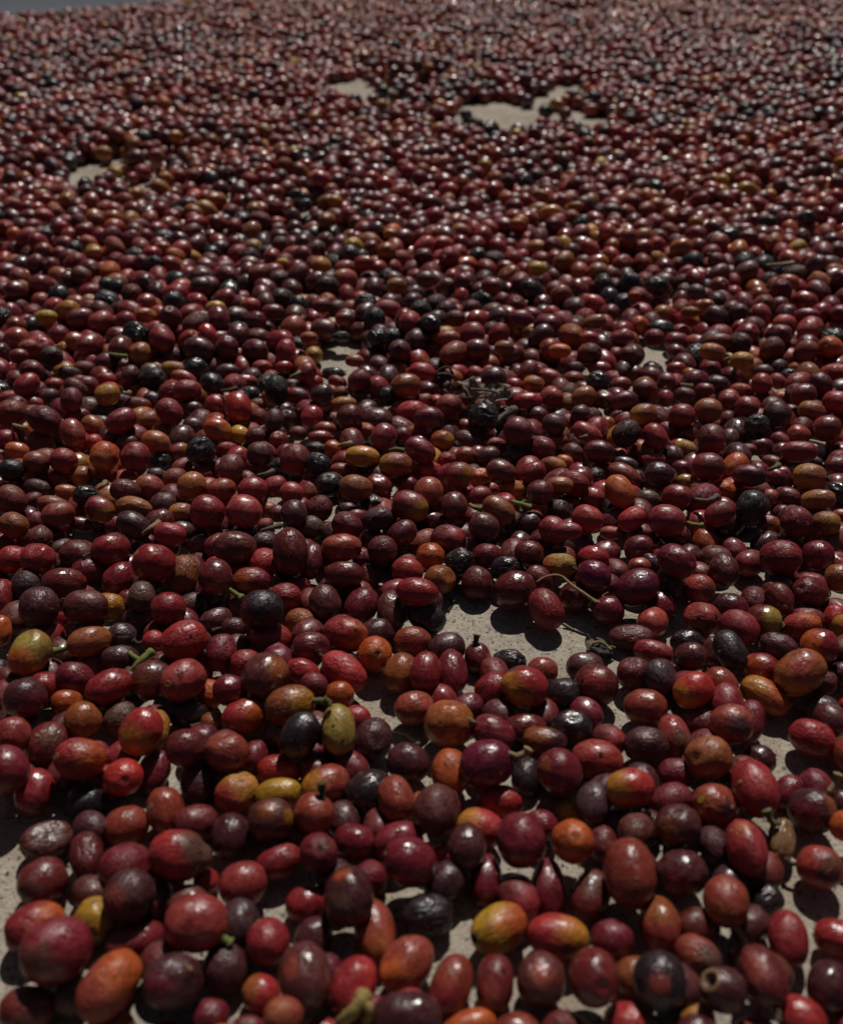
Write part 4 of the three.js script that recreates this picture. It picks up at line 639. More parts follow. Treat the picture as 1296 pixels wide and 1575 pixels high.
more('brick',[-170.5,16.7,-347.3],[6.8,5.7],[-.24,-.3,-.87,.32]);
more('maroon',[-166.3,9.3,-357.5],[4.4,3.7],[-.35,0,-.55,.75]);
more('brick',[-155.6,10.3,-351.9],[7.2,4.3],[-.26,-.2,-.77,.55]);
more('black',[-141.8,14.8,-353.4],[5.4,4.1],[-.34,-.06,-.71,.61]);
more('plumgrey',[-142.3,8.1,-371.2],[3.9,3.1],[-.32,-.06,-.65,.68]);
more('crimson',[-132.2,16.1,-341.1],[6.2,5.3],[-.19,-.34,-.81,.43]);
more('rust',[-118.8,15.3,-343.4],[7.7,4.5],[-.23,-.22,-.75,.59]);
more('brick',[-148.3,15.9,-337.4],[6.8,5.3],[-.41,.02,-.59,.7]);
more('plum',[-108.6,11.1,-351.5],[6,5.5],[-.3,-.1,-.64,.7]);
more('brick',[-85.1,15.5,-356.6],[6.6,4.8],[-.3,-.09,-.63,.71]);
more('rust',[-100.6,11,-346.1],[5.1,4.1],[-.29,-.12,-.66,.68]);
more('crimson',[-87.2,17.5,-337.4],[7.3,6.8],[-.19,-.28,-.81,.48]);
more('dullred',[-72.2,17.5,-337.4],[7.4,6.8],[-.19,-.27,-.8,.5]);
more('brick',[-65,8.1,-352.8],[3.8,3],[-.21,-.22,-.71,.64]);
more('maroon',[-60.1,9.5,-347.5],[4.1,3.8],[-.16,.26,.66,.69]);
more('rust',[-163.9,16,-329.7],[6,5.2],[-.27,-.23,-.81,.47]);
more('maroon',[-160.4,9.6,-341.7],[4.3,3.8],[-.43,.16,-.15,.87]);
more('plum',[-115.3,16.4,-329.1],[7.4,5.2],[-.24,-.25,-.82,.45]);
more('redwine',[-100.1,15.5,-324.4],[6.5,4.7],[-.26,-.19,-.74,.59]);
more('maroon',[-140.6,9.1,-340.1],[5.1,3.1],[-.29,-.17,-.77,.54]);
more('brick',[-64.8,8.2,-340.6],[3.7,3.2],[-.29,-.12,-.6,.73]);
more('red',[-73.3,8.8,-485.8],[4.9,3.8],[-.28,-.04,-.65,.7]);
more('redwine',[-58.8,15.8,-465.5],[5.6,4.9],[-.38,.03,-.27,.89]);
more('black',[-46.7,8.7,-478.3],[6,3.7],[-.17,-.16,-.69,.69]);
more('redwine',[-56.2,8.7,-468.5],[5.4,3.7],[-.28,-.05,-.64,.71]);
more('redwine',[-43.7,8.8,-468.2],[5.1,3.7],[-.13,-.22,-.79,.56]);
more('plum',[-68.1,5,-471.9],[4.8,3.7],[-.25,-.08,-.7,.67]);
more('maroon',[-62.2,9.8,-451],[6,4.6],[-.18,-.18,-.78,.58]);
more('plum',[-49.1,15.8,-441.9],[6,5],[-.31,-.03,-.5,.81]);
more('brick',[-41.6,8.7,-456.5],[4.6,3.6],[-.23,-.11,-.58,.77]);
more('amber',[-38.8,9.4,-443.6],[6.6,3.8],[-.22,-.13,-.66,.7]);
more('maroon',[-31.3,16.8,-455.1],[6,5.4],[-.29,-.04,-.46,.84]);
more('wine',[-29.9,8.9,-450.3],[5.7,3.8],[-.18,-.17,-.75,.62]);
more('red',[-22.4,11.7,-456.7],[6.2,6],[-.3,.07,.34,.89]);
more('black',[-17.2,11,-448.6],[5,4.6],[-.42,.01,-.13,.9]);
more('rust',[-7.6,16.8,-449.2],[7.5,6.2],[-.23,-.11,-.66,.7]);
more('crimson',[0.2,10.4,-476.3],[7.4,5.4],[-.13,-.2,-.73,.64]);
more('orange',[16.1,10,-472.1],[5.7,4.2],[-.06,-.28,-.79,.54]);
more('brick',[0.8,8.7,-448.4],[5.2,3.6],[-.23,-.12,-.59,.77]);
more('brick',[13.3,16.6,-428.1],[6.4,6],[-.15,-.2,-.66,.71]);
more('wine',[3.5,16.3,-417.1],[7.2,5.6],[-.16,-.2,-.7,.67]);
more('brownmaroon',[11.9,10,-459.9],[6.1,5],[-.18,-.16,-.61,.76]);
more('brownmaroon',[23.2,8.6,-449.7],[5.2,3.6],[-.14,-.2,-.71,.66]);
more('plum',[36.5,16.5,-458],[6.7,5.9],[-.15,-.18,-.66,.72]);
more('maroon',[55.9,11.3,-475.6],[6.6,5.1],[-.36,-.07,-.25,.9]);
more('rust',[57.7,10.3,-462.9],[5.6,4.7],[-.07,-.27,-.73,.62]);
more('brick',[67.2,9.3,-473.5],[6.2,4.2],[-.09,-.23,-.76,.6]);
more('brick',[64.2,15.5,-439],[5.6,4.9],[-.21,.13,.69,.68]);
more('redwine',[47.8,9.2,-463.9],[5,4.2],[-.06,-.28,-.74,.61]);
more('dullred',[28.8,9,-477.7],[4.9,4],[-.04,-.3,-.79,.53]);
more('maroon',[29.3,5,-471.9],[4.8,3.7],[-.12,-.21,-.76,.6]);
more('plum',[-65.3,9.4,-429.2],[4.7,4.4],[-.21,.16,.62,.74]);
more('redwine',[-53.2,11.1,-427.3],[6.1,5.2],[-.41,.03,-.27,.87]);
more('maroon',[-33.9,16.8,-417.2],[6.3,6.1],[-.25,-.1,-.61,.74]);
more('wine',[-25.3,9,-433.3],[5.3,4],[-.19,-.17,-.69,.67]);
more('brick',[-43.3,5,-436],[4.5,3.7],[-.16,-.21,-.71,.66]);
more('brick',[-46,9.3,-419],[5.2,3.6],[-.19,-.18,-.71,.65]);
more('brick',[-58.8,8.6,-415.9],[4.4,3.6],[-.18,-.2,-.71,.65]);
more('redwine',[-48,9,-411.5],[5.9,3.4],[-.26,-.11,-.7,.66]);
more('maroon',[-35.7,8.4,-411.2],[5.4,3.4],[-.16,-.22,-.73,.62]);
more('orange',[-26.2,9.6,-416.2],[5.2,3.9],[-.14,-.24,-.8,.54]);
more('wine',[-17.2,16.7,-399],[6.4,6],[-.4,-.01,-.26,.88]);
more('plum',[-11.5,4.8,-432.1],[4.8,3.5],[-.17,-.2,-.68,.69]);
more('wine',[-9,9.9,-411.7],[4.6,4.3],[-.15,.22,.67,.69]);
more('redbrick',[-1.9,9.1,-416.2],[4.9,3.4],[-.17,-.2,-.74,.62]);
more('wine',[-0.6,18.3,-384.4],[7.5,5.4],[-.1,-.28,-.84,.46]);
more('orange',[9.8,10.6,-405.5],[5.7,5],[-.12,-.26,-.72,.63]);
more('brownmaroon',[21.6,9.4,-408.5],[6.5,4.3],[-.06,-.33,-.77,.54]);
more('black',[28.9,17.5,-415.9],[7.1,6.9],[-.06,-.31,-.77,.56]);
more('brownmaroon',[21,8.6,-432.9],[4.5,3.5],[-.06,-.31,-.8,.51]);
more('brick',[21.1,9.1,-422.4],[4.4,3.4],[-.1,-.27,-.71,.65]);
more('crimson',[52,15.1,-436],[7.2,4.5],[-.17,-.17,-.69,.69]);
more('wine',[56.8,10,-430.3],[5.3,5],[-.28,.06,.5,.82]);
more('brownmaroon',[62.1,15.9,-411.4],[5.8,5.3],[-.31,.05,.57,.76]);
more('wine',[44.7,17.4,-402.8],[7.2,6.7],[-.08,-.28,-.81,.52]);
more('maroon',[55.8,10.9,-399.1],[6.3,5.2],[-.03,-.36,-.77,.53]);
more('redwine',[33.7,9,-405.3],[5.8,3.3],[-.17,-.2,-.68,.69]);
more('brick',[20.6,9.6,-394.5],[4.7,4],[-.21,-.17,-.69,.68]);
more('brownmaroon',[30.4,10.1,-392.7],[5.7,4.4],[-.21,-.18,-.57,.77]);
more('redwine',[11.5,9.6,-389.8],[4.4,3.9],[-.16,-.23,-.66,.69]);
more('crimson',[64.8,9.3,-406.7],[4.2,3.6],[-.2,-.19,-.53,.8]);
more('plum',[43.6,6,-400.3],[5.5,4.8],[-.1,-.28,-.74,.61]);
more('black',[-49.2,9,-401.3],[5.3,3.3],[-.2,-.18,-.71,.65]);
more('maroon',[-55.7,17.4,-378],[7.1,6.6],[-.46,.05,-.13,.88]);
more('black',[-45.2,17.5,-374.2],[5.7,5],[-.17,-.23,-.79,.55]);
more('orange',[-40.9,10.1,-399.5],[4.2,3.8],[-.18,-.21,-.79,.55]);
more('amber',[-26.5,15.4,-384],[7.8,4.7],[-.18,-.2,-.71,.65]);
more('rust',[-11.4,16.1,-375.6],[7.4,5.5],[-.21,-.18,-.69,.67]);
more('scarlet',[2.6,9.2,-382.7],[6.6,4.1],[-.2,-.19,-.71,.64]);
more('crimson',[15.8,16.7,-365.8],[6.4,6.1],[-.2,-.2,-.66,.7]);
more('orange',[26.2,9.7,-375.8],[4.8,4.1],[-.19,.21,.68,.68]);
more('brownmaroon',[34.5,17,-368.8],[6.7,5.1],[-.09,-.3,-.77,.56]);
more('crimson',[48.4,15.4,-370.4],[5.9,4.6],[-.25,-.16,-.51,.8]);
more('rust',[59.7,10.4,-383.8],[5.4,4.1],[-.32,.06,.57,.75]);
more('brick',[-35.9,8.5,-383.2],[5.4,3.4],[-.24,-.15,-.72,.63]);
more('black',[-39.2,15.9,-360.1],[6,5.3],[-.18,.22,.67,.68]);
more('dullred',[-54.8,15.5,-354.1],[5.2,4.8],[-.16,-.28,-.78,.54]);
more('rust',[-27.8,17,-355.6],[7.3,5.7],[-.23,-.18,-.71,.64]);
more('redwine',[-18.7,10.5,-366.7],[6.1,5.4],[-.29,.13,.48,.82]);
more('wine',[-5.5,9.2,-370.4],[4.1,3.6],[-.1,-.32,-.75,.57]);
more('brick',[2.9,16.9,-352.7],[6.6,6.2],[-.45,-.02,-.17,.88]);
more('orange',[39.3,9.9,-365.4],[5.9,4.2],[-.15,-.25,-.67,.68]);
more('redwine',[24.5,9.5,-360.5],[6.1,4.4],[-.2,-.21,-.6,.75]);
more('brick',[30.6,4.5,-373.3],[4,3.2],[-.24,-.18,-.59,.75]);
more('maroon',[49.3,19.2,-348.5],[5.8,5.4],[-.16,-.25,-.65,.7]);
more('rust',[58,19.5,-353.8],[5.9,3.8],[-.24,.16,.69,.66]);
more('plum',[-52.1,16.2,-337.7],[5.9,5.5],[-.5,.07,.06,.86]);
more('maroon',[-43,10.5,-349.5],[6,5.5],[-.46,.01,-.34,.82]);
more('plum',[-32.1,4.3,-358.2],[4.2,3.1],[-.22,-.2,-.68,.67]);
more('crimson',[-4.7,16.9,-342.2],[7.8,6.3],[-.09,-.35,-.77,.53]);
more('brownmaroon',[13.4,16.4,-343],[6,5.6],[-.46,-.01,.02,.89]);
more('rust',[31.8,16.1,-340.6],[7.4,5.1],[-.07,-.33,-.83,.44]);
more('plum',[-17.9,15.5,-334.9],[6.5,4.8],[-.24,-.17,-.58,.75]);
more('wine',[-29.9,16.2,-329.3],[6.3,5.4],[-.14,-.31,-.82,.45]);
more('brown',[-44.9,9.9,-336.6],[5.3,4.9],[-.2,-.24,-.79,.53]);
more('maroon',[4.7,8.9,-343.5],[5.4,3.8],[-.23,.2,.61,.73]);
more('plumbrown',[25,16.3,-328.4],[6.4,5.7],[-.12,-.3,-.79,.52]);
more('wine',[-7.6,15.7,-324.7],[6.1,5],[-.36,-.09,-.44,.82]);
more('plum',[45,9.9,-339.7],[5.4,4.9],[-.24,-.2,-.62,.72]);
more('crimson',[52.6,16.1,-326.5],[6.1,5.4],[-.39,.04,.5,.77]);
more('brick',[-14,4.4,-363.1],[4,3.1],[-.2,-.21,-.73,.62]);
more('brick',[-39.3,4.6,-341.7],[4,3.2],[-.51,.05,0,.86]);
more('plum',[81.6,9.4,-483.3],[4.8,3.8],[-.12,-.2,-.68,.7]);
more('dullred',[94.6,8.8,-484.5],[6.3,3.8],[-.12,-.21,-.68,.7]);
more('brick',[79.6,9.2,-471.1],[5.9,4.2],[-.12,-.2,-.71,.66]);
more('black',[89.2,15.8,-455.9],[5.9,5.1],[-.02,-.31,-.75,.58]);
more('maroon',[111.4,10,-475.8],[5.3,4.3],[-.22,-.15,-.56,.78]);
more('maroon',[119.9,11,-470.1],[6.4,5.2],[.01,-.3,-.81,.51]);
more('maroon',[110.9,16.1,-446.4],[6.1,5.5],[-.24,.1,.7,.67]);
more('brick',[102.6,9.8,-463.8],[5.2,4.2],[-.14,-.2,-.65,.72]);
more('rust',[79.8,15.8,-439.5],[6.2,5.1],[-.22,-.16,-.53,.8]);
more('maroon',[91.5,10.5,-446.2],[5.4,4.8],[-.35,-.01,.5,.79]);
more('wine',[99.2,15.7,-435.4],[6.7,5],[-.18,-.18,-.64,.73]);
more('redwine',[135.1,9.4,-482.8],[5.3,3.8],[-.08,-.24,-.66,.7]);
more('rust',[142.2,8.9,-475.5],[5.4,3.6],[.06,-.35,-.81,.46]);
more('maroon',[125.3,12.7,-461.8],[4.9,4.6],[-.25,.07,.64,.72]);
more('plum',[152.9,9.4,-465.8],[6,4.4],[-.04,-.28,-.69,.67]);
more('redwine',[122.7,9.4,-449.3],[4.6,4.2],[-.39,-.12,.02,.91]);
more('plumbrown',[133.3,9.3,-452.9],[5.3,4.3],[-.07,-.26,-.72,.65]);
more('wine',[143.5,11.2,-455.3],[5.1,3.6],[-.03,-.3,-.64,.71]);
more('brick',[163.3,8.7,-459.9],[5.6,3.6],[-.03,-.31,-.64,.71]);
more('plum',[180.8,8.8,-480.7],[5.4,3.8],[-.05,-.27,-.65,.71]);
more('redbrick',[171.2,15.9,-453.3],[5.5,5.1],[.15,-.43,-.87,.18]);
more('dullred',[184.3,9.7,-467.7],[4.6,4.1],[.07,-.34,-.79,.51]);
more('black',[192.6,9.4,-474.5],[4.5,3.7],[-.07,-.25,-.66,.7]);
more('rust',[202,8.9,-484.4],[6.6,3.8],[-.05,-.27,-.65,.71]);
more('maroon',[200.5,16.1,-452.8],[6.5,5.4],[.14,-.43,-.8,.4]);
more('red',[216.9,11.1,-473.7],[8.9,5.3],[-.06,-.26,-.66,.7]);
more('maroon',[188.2,16.1,-441.3],[6.5,5.3],[-.12,-.25,-.58,.76]);
more('redwine',[202,16.1,-433.4],[6.9,5.5],[.04,-.36,-.65,.66]);
more('orange',[184.9,4.9,-458.8],[4.4,3.7],[-.07,-.27,-.65,.7]);
more('maroon',[70.2,9.9,-424.1],[4.5,4.1],[-.41,-.07,.01,.91]);
more('plum',[76,15.7,-422.3],[4.9,4.4],[-.2,-.17,-.61,.75]);
more('rust',[85.9,4.8,-440.7],[4.6,3.5],[-.01,-.33,-.78,.53]);
more('rust',[88.9,9.2,-424.4],[4.4,3.5],[-.15,-.22,-.58,.77]);
more('rust',[106,15.8,-421.8],[6.5,5.1],[-.18,-.19,-.61,.75]);
more('wine',[98.4,5.1,-438.1],[5,3.8],[-.16,-.21,-.61,.75]);
more('redwine',[123.7,16.4,-419.4],[6.3,5.7],[-.05,-.3,-.68,.67]);
more('rust',[137,16.8,-423.4],[6.7,6.2],[-.29,.05,.71,.64]);
more('redbrick',[145.6,4.9,-457.7],[5.1,3.7],[-.09,-.25,-.66,.7]);
more('redwine',[153.3,10.2,-445.5],[5.2,4.6],[-.1,-.25,-.66,.7]);
more('redwine',[156.9,16,-428.2],[5.7,5.3],[-.4,-.08,.5,.76]);
more('brick',[149.2,9.2,-428.5],[4.5,4],[-.43,-.15,.02,.89]);
more('plumgrey',[122.4,4.8,-441.9],[4.5,3.5],[-.06,-.27,-.75,.6]);
more('plum',[168.9,16.9,-419.7],[6.9,6.2],[.12,-.43,-.81,.39]);
more('black',[157,15.9,-410.4],[5.8,5.3],[-.02,-.33,-.65,.69]);
more('rust',[187.4,15.5,-425.2],[6.5,4.9],[.05,-.36,-.72,.59]);
more('maroon',[181.7,10.3,-418.2],[5.5,5.2],[-.18,.43,.87,.15]);
more('maroon',[188.7,16.6,-407.2],[6.3,5.9],[-.07,-.3,-.6,.74]);
more('maroon',[185.9,5,-443.8],[4.4,3.7],[.04,-.35,-.76,.55]);
more('amber',[202.9,5,-422.1],[4.6,3.2],[-.44,-.19,.03,.87]);
more('redbrick',[76.6,15.7,-403.7],[7.5,4.7],[-.04,-.3,-.81,.5]);
more('plum',[94.1,16.9,-401.3],[7.2,6],[-.36,-.12,-.39,.84]);
more('redwine',[107.3,16.4,-399.5],[7,5.3],[.07,-.39,-.86,.31]);
more('wine',[116.9,9.5,-417.4],[4.4,3.8],[.06,-.38,-.85,.35]);
more('maroon',[126.8,9.1,-415.1],[4.8,4.1],[-.01,-.34,-.71,.62]);
more('maroon',[132,17.3,-396],[6.9,6.6],[-.48,-.14,.01,.87]);
more('amber',[122.7,9,-400.9],[5.5,4],[.03,-.39,-.75,.54]);
more('brown',[144.7,9.7,-409],[5.1,4.4],[-.42,-.15,-.15,.88]);
more('brick',[149.8,9.2,-399],[5.2,3.3],[-.11,-.29,-.58,.76]);
more('wine',[157.9,9.3,-402.7],[5.8,4.3],[-.1,-.27,-.67,.69]);
more('wine',[168.6,9.1,-408],[5.2,4],[.07,-.37,-.8,.46]);
more('redwine',[169.5,15.6,-387.5],[8.2,4.9],[-.1,-.28,-.65,.7]);
more('brownmaroon',[69.5,10.3,-395.2],[5.1,4.7],[-.34,.03,.5,.79]);
more('wine',[79.7,16,-386.8],[7.2,5.3],[-.09,-.28,-.7,.65]);
more('orange',[64.8,9.5,-389],[4.1,3.2],[-.09,-.28,-.73,.61]);
more('brick',[92.2,4.6,-402.6],[4.2,3.4],[-.18,-.21,-.62,.73]);
more('brick',[105.9,8.9,-391.8],[5.7,3.3],[-.12,-.26,-.66,.7]);
more('plumgrey',[92.8,8.9,-388.1],[5.6,3.2],[-.08,-.29,-.74,.6]);
more('brick',[160.5,8.2,-390.1],[5.6,3.2],[.03,-.38,-.72,.57]);
more('plum',[176.7,8.4,-389.8],[5.7,3.3],[-.03,-.34,-.62,.71]);
more('maroon',[187.3,9.5,-385.3],[5.4,4.4],[-.09,-.31,-.61,.73]);
more('crimson',[64.7,16.2,-360.6],[7.2,5.5],[-.34,.06,.61,.72]);
more('black',[76.8,9.4,-376.3],[4.6,4.4],[-.14,-.26,-.62,.73]);
more('brick',[89.7,10.3,-375.9],[7.9,5],[-.02,-.34,-.79,.5]);
more('plum',[103,16,-368.1],[6.3,5.4],[-.09,-.28,-.72,.63]);
more('wine',[117.3,8.7,-384.7],[4.5,3.7],[-.05,-.33,-.66,.67]);
more('maroon',[125,17,-372.3],[7.1,6.4],[-.13,-.26,-.67,.68]);
more('tanyellow',[116.8,8.8,-373.7],[3.9,3.2],[-.08,-.29,-.71,.63]);
more('orange',[83.3,17,-352.9],[7.9,5.8],[.06,-.43,-.86,.27]);
more('redbrick',[121.4,9.9,-365.1],[4.8,4.2],[-.06,-.32,-.72,.61]);
more('orange',[131.5,9.6,-364.7],[4.9,4.6],[0,-.39,-.69,.62]);
more('wine',[141.9,15.6,-367.5],[7.4,4.9],[-.03,-.35,-.65,.68]);
more('wine',[156.5,10.1,-374.3],[4.7,4.5],[.02,-.36,-.77,.52]);
more('rust',[167.1,16.5,-365.3],[7,5.8],[-.06,-.32,-.67,.67]);
more('brick',[139.8,4.5,-385.9],[4,3.2],[.03,-.38,-.76,.53]);
more('redwine',[107.3,15.6,-351.4],[6.4,5],[-.04,-.35,-.67,.65]);
more('dullred',[73.3,10.3,-358.6],[5.3,4.6],[-.08,-.32,-.71,.63]);
more('brown',[97.1,9.4,-358.2],[5.2,4.4],[-.09,-.3,-.74,.6]);
more('redbrick',[67.1,16.3,-333.7],[6.4,5.7],[-.05,-.36,-.76,.54]);
more('red',[85.4,15.5,-334.8],[6.1,4.6],[-.3,-.18,-.44,.83]);
more('dullred',[98.7,17.2,-331.4],[7.6,6.5],[-.1,-.3,-.73,.61]);
more('maroon',[121.8,15.9,-338.1],[6.3,5],[-.27,-.22,-.45,.82]);
more('black',[135.6,17.3,-340.9],[7,6.5],[-.43,-.18,-.2,.86]);
more('brick',[149.7,9.4,-359.8],[4,3.7],[-.43,-.17,-.06,.88]);
more('maroon',[158.1,9.4,-359.9],[5.8,4.4],[0,-.36,-.73,.58]);
more('rust',[166,15.3,-349.4],[7,4.3],[-.06,-.35,-.58,.73]);
more('black',[179.9,10.2,-362.8],[5.3,4.6],[.08,-.43,-.71,.55]);
more('redwine',[150.8,16.9,-330.6],[6.4,6.2],[-.4,-.2,-.22,.87]);
more('rust',[163.2,15.7,-331.6],[5.7,5],[-.31,.11,.7,.63]);
more('brick',[176.3,8.1,-347.9],[3.6,3],[-.12,-.31,-.59,.74]);
more('crimson',[143.6,9.3,-339.9],[4.7,4.2],[-.03,-.35,-.74,.57]);
more('brick',[77.7,8.6,-334.7],[4.8,2.9],[-.12,-.31,-.67,.66]);
more('crimson',[56.7,20.5,-319.6],[6.2,3.6],[-.3,.13,.7,.64]);
more('yellow',[-211.3,18.6,-529],[6.1,4.1],[-.27,-.02,-.71,.65]);
more('orange',[-156.1,18.7,-531.3],[6.5,4.2],[-.25,-.04,-.75,.61]);
more('yellow',[-118.1,18.6,-541.8],[5.8,4.2],[-.18,-.1,-.7,.68]);
more('yellow',[72.2,18.9,-601.8],[5.7,4.5],[-.09,-.17,-.69,.7]);
more('amber',[-212.3,18,-633.8],[5.3,3.6],[-.24,0,-.71,.67]);
more('black',[-169.9,18.6,-612.5],[6.1,4.1],[-.23,.01,-.58,.78]);
more('black',[-189.4,18.8,-576.6],[5,4.4],[-.24,-.03,-.71,.67]);
more('black',[-182.3,19.7,-572.3],[4.9,4],[-.25,-.01,-.71,.66]);
more('maroon',[-123.4,19.1,-525.9],[6.3,4.7],[-.25,-.04,-.71,.66]);
more('red',[-247.1,18.9,-679.4],[5.3,4.5],[-.23,.02,-.65,.73]);
more('plumgrey',[-254.2,18.1,-668.3],[4.4,3.8],[-.27,.04,-.71,.65]);
more('redwine',[-229.2,19.3,-671.5],[6.3,4.9],[-.27,.04,-.71,.65]);
more('brick',[-227.1,18.6,-696.4],[5,4.3],[-.19,-.04,-.71,.68]);
more('yellow',[-88,17.6,-615.3],[4.3,3.2],[-.16,-.09,-.7,.69]);
more('crimson',[-36.1,19.3,-610.7],[6.5,4.9],[-.11,-.14,-.69,.7]);
more('amber',[-21.2,18.1,-668.4],[5,3.7],[-.14,-.09,-.7,.69]);
more('amber',[91.7,18.8,-714.2],[7.6,4.3],[-.07,-.15,-.64,.75]);
more('rust',[112,18,-727.1],[6.3,3.6],[-.02,-.2,-.68,.71]);
more('crimson',[130.2,19.3,-678.1],[6.6,4.9],[-.03,-.2,-.68,.71]);
more('red',[150.3,19.3,-678.1],[5.8,4.9],[.01,-.23,-.67,.71]);
more('black',[270.4,19.4,-698.1],[6.4,5],[.04,-.26,-.66,.71]);
more('orange',[66.3,18.6,-686.9],[5.9,4.2],[-.07,-.16,-.69,.7]);
more('rust',[88.5,18.5,-753],[6.8,4.1],[-.07,-.13,-.75,.64]);
more('black',[-93.9,18.5,-753.2],[5.5,4.1],[-.13,-.08,-.7,.69]);
more('black',[-84.4,18.4,-730.4],[5.4,4],[-.17,-.05,-.71,.69]);
more('plum',[-131.6,19.7,-572.1],[7,5.4],[-.23,-.04,-.71,.67]);
more('maroon',[-143.5,19,-508.8],[6.1,4.6],[-.22,-.08,-.7,.67]);
more('maroon',[-43.3,18.2,-528.1],[5.5,3.8],[-.21,-.08,-.7,.68]);
more('crimson',[-115.5,20.1,-502.2],[6.5,4.9],[-.11,-.36,-.91,.15]);
more('rust',[-14.8,19.4,-572.9],[6.2,5],[-.12,-.14,-.69,.7]);
more('brownmaroon',[2.8,19.5,-583.1],[6.3,5.1],[-.16,-.1,-.7,.69]);
more('amber',[-63.4,19.2,-735.2],[5.8,4.8],[-.09,-.14,-.75,.64]);
more('wine',[41.8,19.1,-573.7],[6.5,4.7],[-.07,-.2,-.68,.7]);
more('rust',[97,18.6,-522.6],[6.6,4.1],[-.11,-.19,-.61,.76]);
more('orange',[164.6,18,-546.9],[4.8,3.6],[0,-.27,-.65,.71]);
more('plum',[180.1,19.2,-534.8],[5.6,4.8],[-.01,-.27,-.65,.71]);
more('orange',[126,17.4,-562.9],[4.3,3],[-.03,-.24,-.67,.71]);
more('rust',[153.4,17.6,-538.5],[5.4,3.2],[-.05,-.23,-.67,.7]);
more('redwine',[218,18.6,-531.6],[7.3,4.1],[-.02,-.26,-.66,.71]);
more('orange',[72.9,18.3,-485.9],[6,3.9],[-.14,-.17,-.69,.69]);
more('rust',[152.9,19.1,-482.6],[7,4.7],[-.02,-.27,-.73,.63]);
more('amber',[165.6,19.1,-472.5],[6.2,4.7],[-.04,-.27,-.65,.71]);
more('red',[90.7,18.1,-502.5],[5.2,3.7],[-.13,-.18,-.68,.7]);
more('crimson',[125.4,19.3,-499.9],[5.4,4.9],[-.04,-.26,-.66,.71]);
more('brick',[159.9,18.7,-497.1],[7.4,4.3],[-.08,-.22,-.67,.7]);
more('maroon',[108.3,18.5,-481.4],[4.4,4.2],[-.12,-.2,-.68,.7]);
more('redwine',[-210.6,18.3,-479.6],[5,3.9],[-.27,-.04,-.71,.65]);
more('brick',[-208.2,18.8,-488.6],[5.7,4.5],[-.31,.03,-.64,.7]);
more('plum',[-192.3,19.7,-476.7],[5.9,5.3],[-.26,-.05,-.71,.66]);
more('maroon',[-84.4,18.9,-535.6],[6.5,4.5],[-.18,-.11,-.7,.68]);
more('redbrick',[-98.7,18.9,-544.7],[5.9,4.5],[-.2,-.09,-.7,.68]);
more('orange',[-61.1,17.8,-503.2],[4.9,3.4],[-.19,-.11,-.7,.68]);
more('brick',[-57.5,18.6,-545.5],[5.9,4.2],[-.22,-.06,-.7,.67]);
more('black',[-43.7,17.2,-506.1],[4.9,2.8],[-.18,-.12,-.7,.68]);
more('rust',[-34.9,17.6,-475.6],[5.1,3.2],[-.19,-.13,-.69,.68]);
more('maroon',[19,19.1,-526],[5.8,4.7],[-.15,-.14,-.69,.69]);
more('brick',[14.8,18.6,-501.2],[6.2,4.3],[-.16,-.14,-.69,.69]);
more('rust',[44,18.3,-489.8],[5.5,3.9],[-.09,-.22,-.67,.7]);
more('wine',[55.4,19.4,-525.2],[7,5],[-.09,-.2,-.68,.7]);
more('black',[140.8,20,-571.4],[7.4,5.6],[-.2,.05,.64,.74]);
more('plumgrey',[162.4,19.3,-563.1],[5.6,4.9],[-.27,-.01,.64,.72]);
more('maroon',[219.1,18.9,-659.8],[6.6,4.5],[-.03,-.2,-.68,.71]);
more('black',[241.8,18.6,-693.6],[6.5,4.2],[0,-.22,-.67,.71]);
more('rust',[-170.4,18,-643.4],[5.5,3.6],[-.21,-.03,-.71,.67]);
more('brown',[-251.3,17.8,-796.7],[5.2,3.4],[-.21,.01,-.71,.68]);
more('amber',[-265.8,19.8,-863.7],[6.9,5.4],[-.21,.02,-.71,.68]);
more('crimson',[-219.7,20.2,-852.4],[6.9,5.8],[-.21,.02,-.71,.68]);
more('black',[-326.8,19,-1179.8],[6.1,4.6],[-.14,0,-.71,.69]);
more('amber',[-216.7,19.6,-916.9],[6.4,5.2],[-.2,.03,-.71,.68]);
more('black',[-170.9,19.2,-1083.9],[6.9,4.9],[-.11,-.04,-.71,.7]);
under('wine',[61.1,5.4,-177.8],5.4,.65,.18);
under('maroon',[-90.6,6.3,-312.8],6.3,4.55,-.06);
under('maroon',[-73.4,6.3,-322.7],5.3,5.72,.11);
under('brownmaroon',[168,7.5,-329.6],5.8,5.81,-.21);
under('wine',[-85.8,7.6,-342.1],5.6,1.22,-.04);
under('maroon',[-112.9,5.4,-331.3],5.4,.71,.1);
under('wine',[-106.1,6,-244.1],5.6,.7,-.17);
under('plum',[64,5.8,-328.5],5.8,2.74,-.09);
under('plumbrown',[-99.9,5.3,-339.7],5.3,.27,.05);
under('plumbrown',[34.3,6.9,-251.1],5.2,2.93,.07);
under('redwine',[-115.1,5.7,-258.2],5.7,5.27,.25);
under('plum',[140.6,5.6,-262.6],5.3,.3,.07);
under('plum',[128.2,6.4,-344.9],6.4,.1,-.25);
under('brick',[56.2,5.2,-322],5.2,2.89,-.07);
under('maroon',[-127.6,5.1,-345.1],5.1,5.79,-.01);
under('maroon',[130.5,6.3,-317.5],5.6,5.74,-.06);
under('maroon',[-68.8,5.4,-292.8],5.4,4.73,-.07);
under('wine',[-122.7,5.7,-281.3],5.7,1.85,.23);
under('plum',[143,6.7,-320.5],5.1,1.91,-.13);
under('maroon',[91.6,9.3,-348],6.2,1.5,-.1);
under('wine',[-28.5,6.3,-346.6],6.3,6.13,.3);
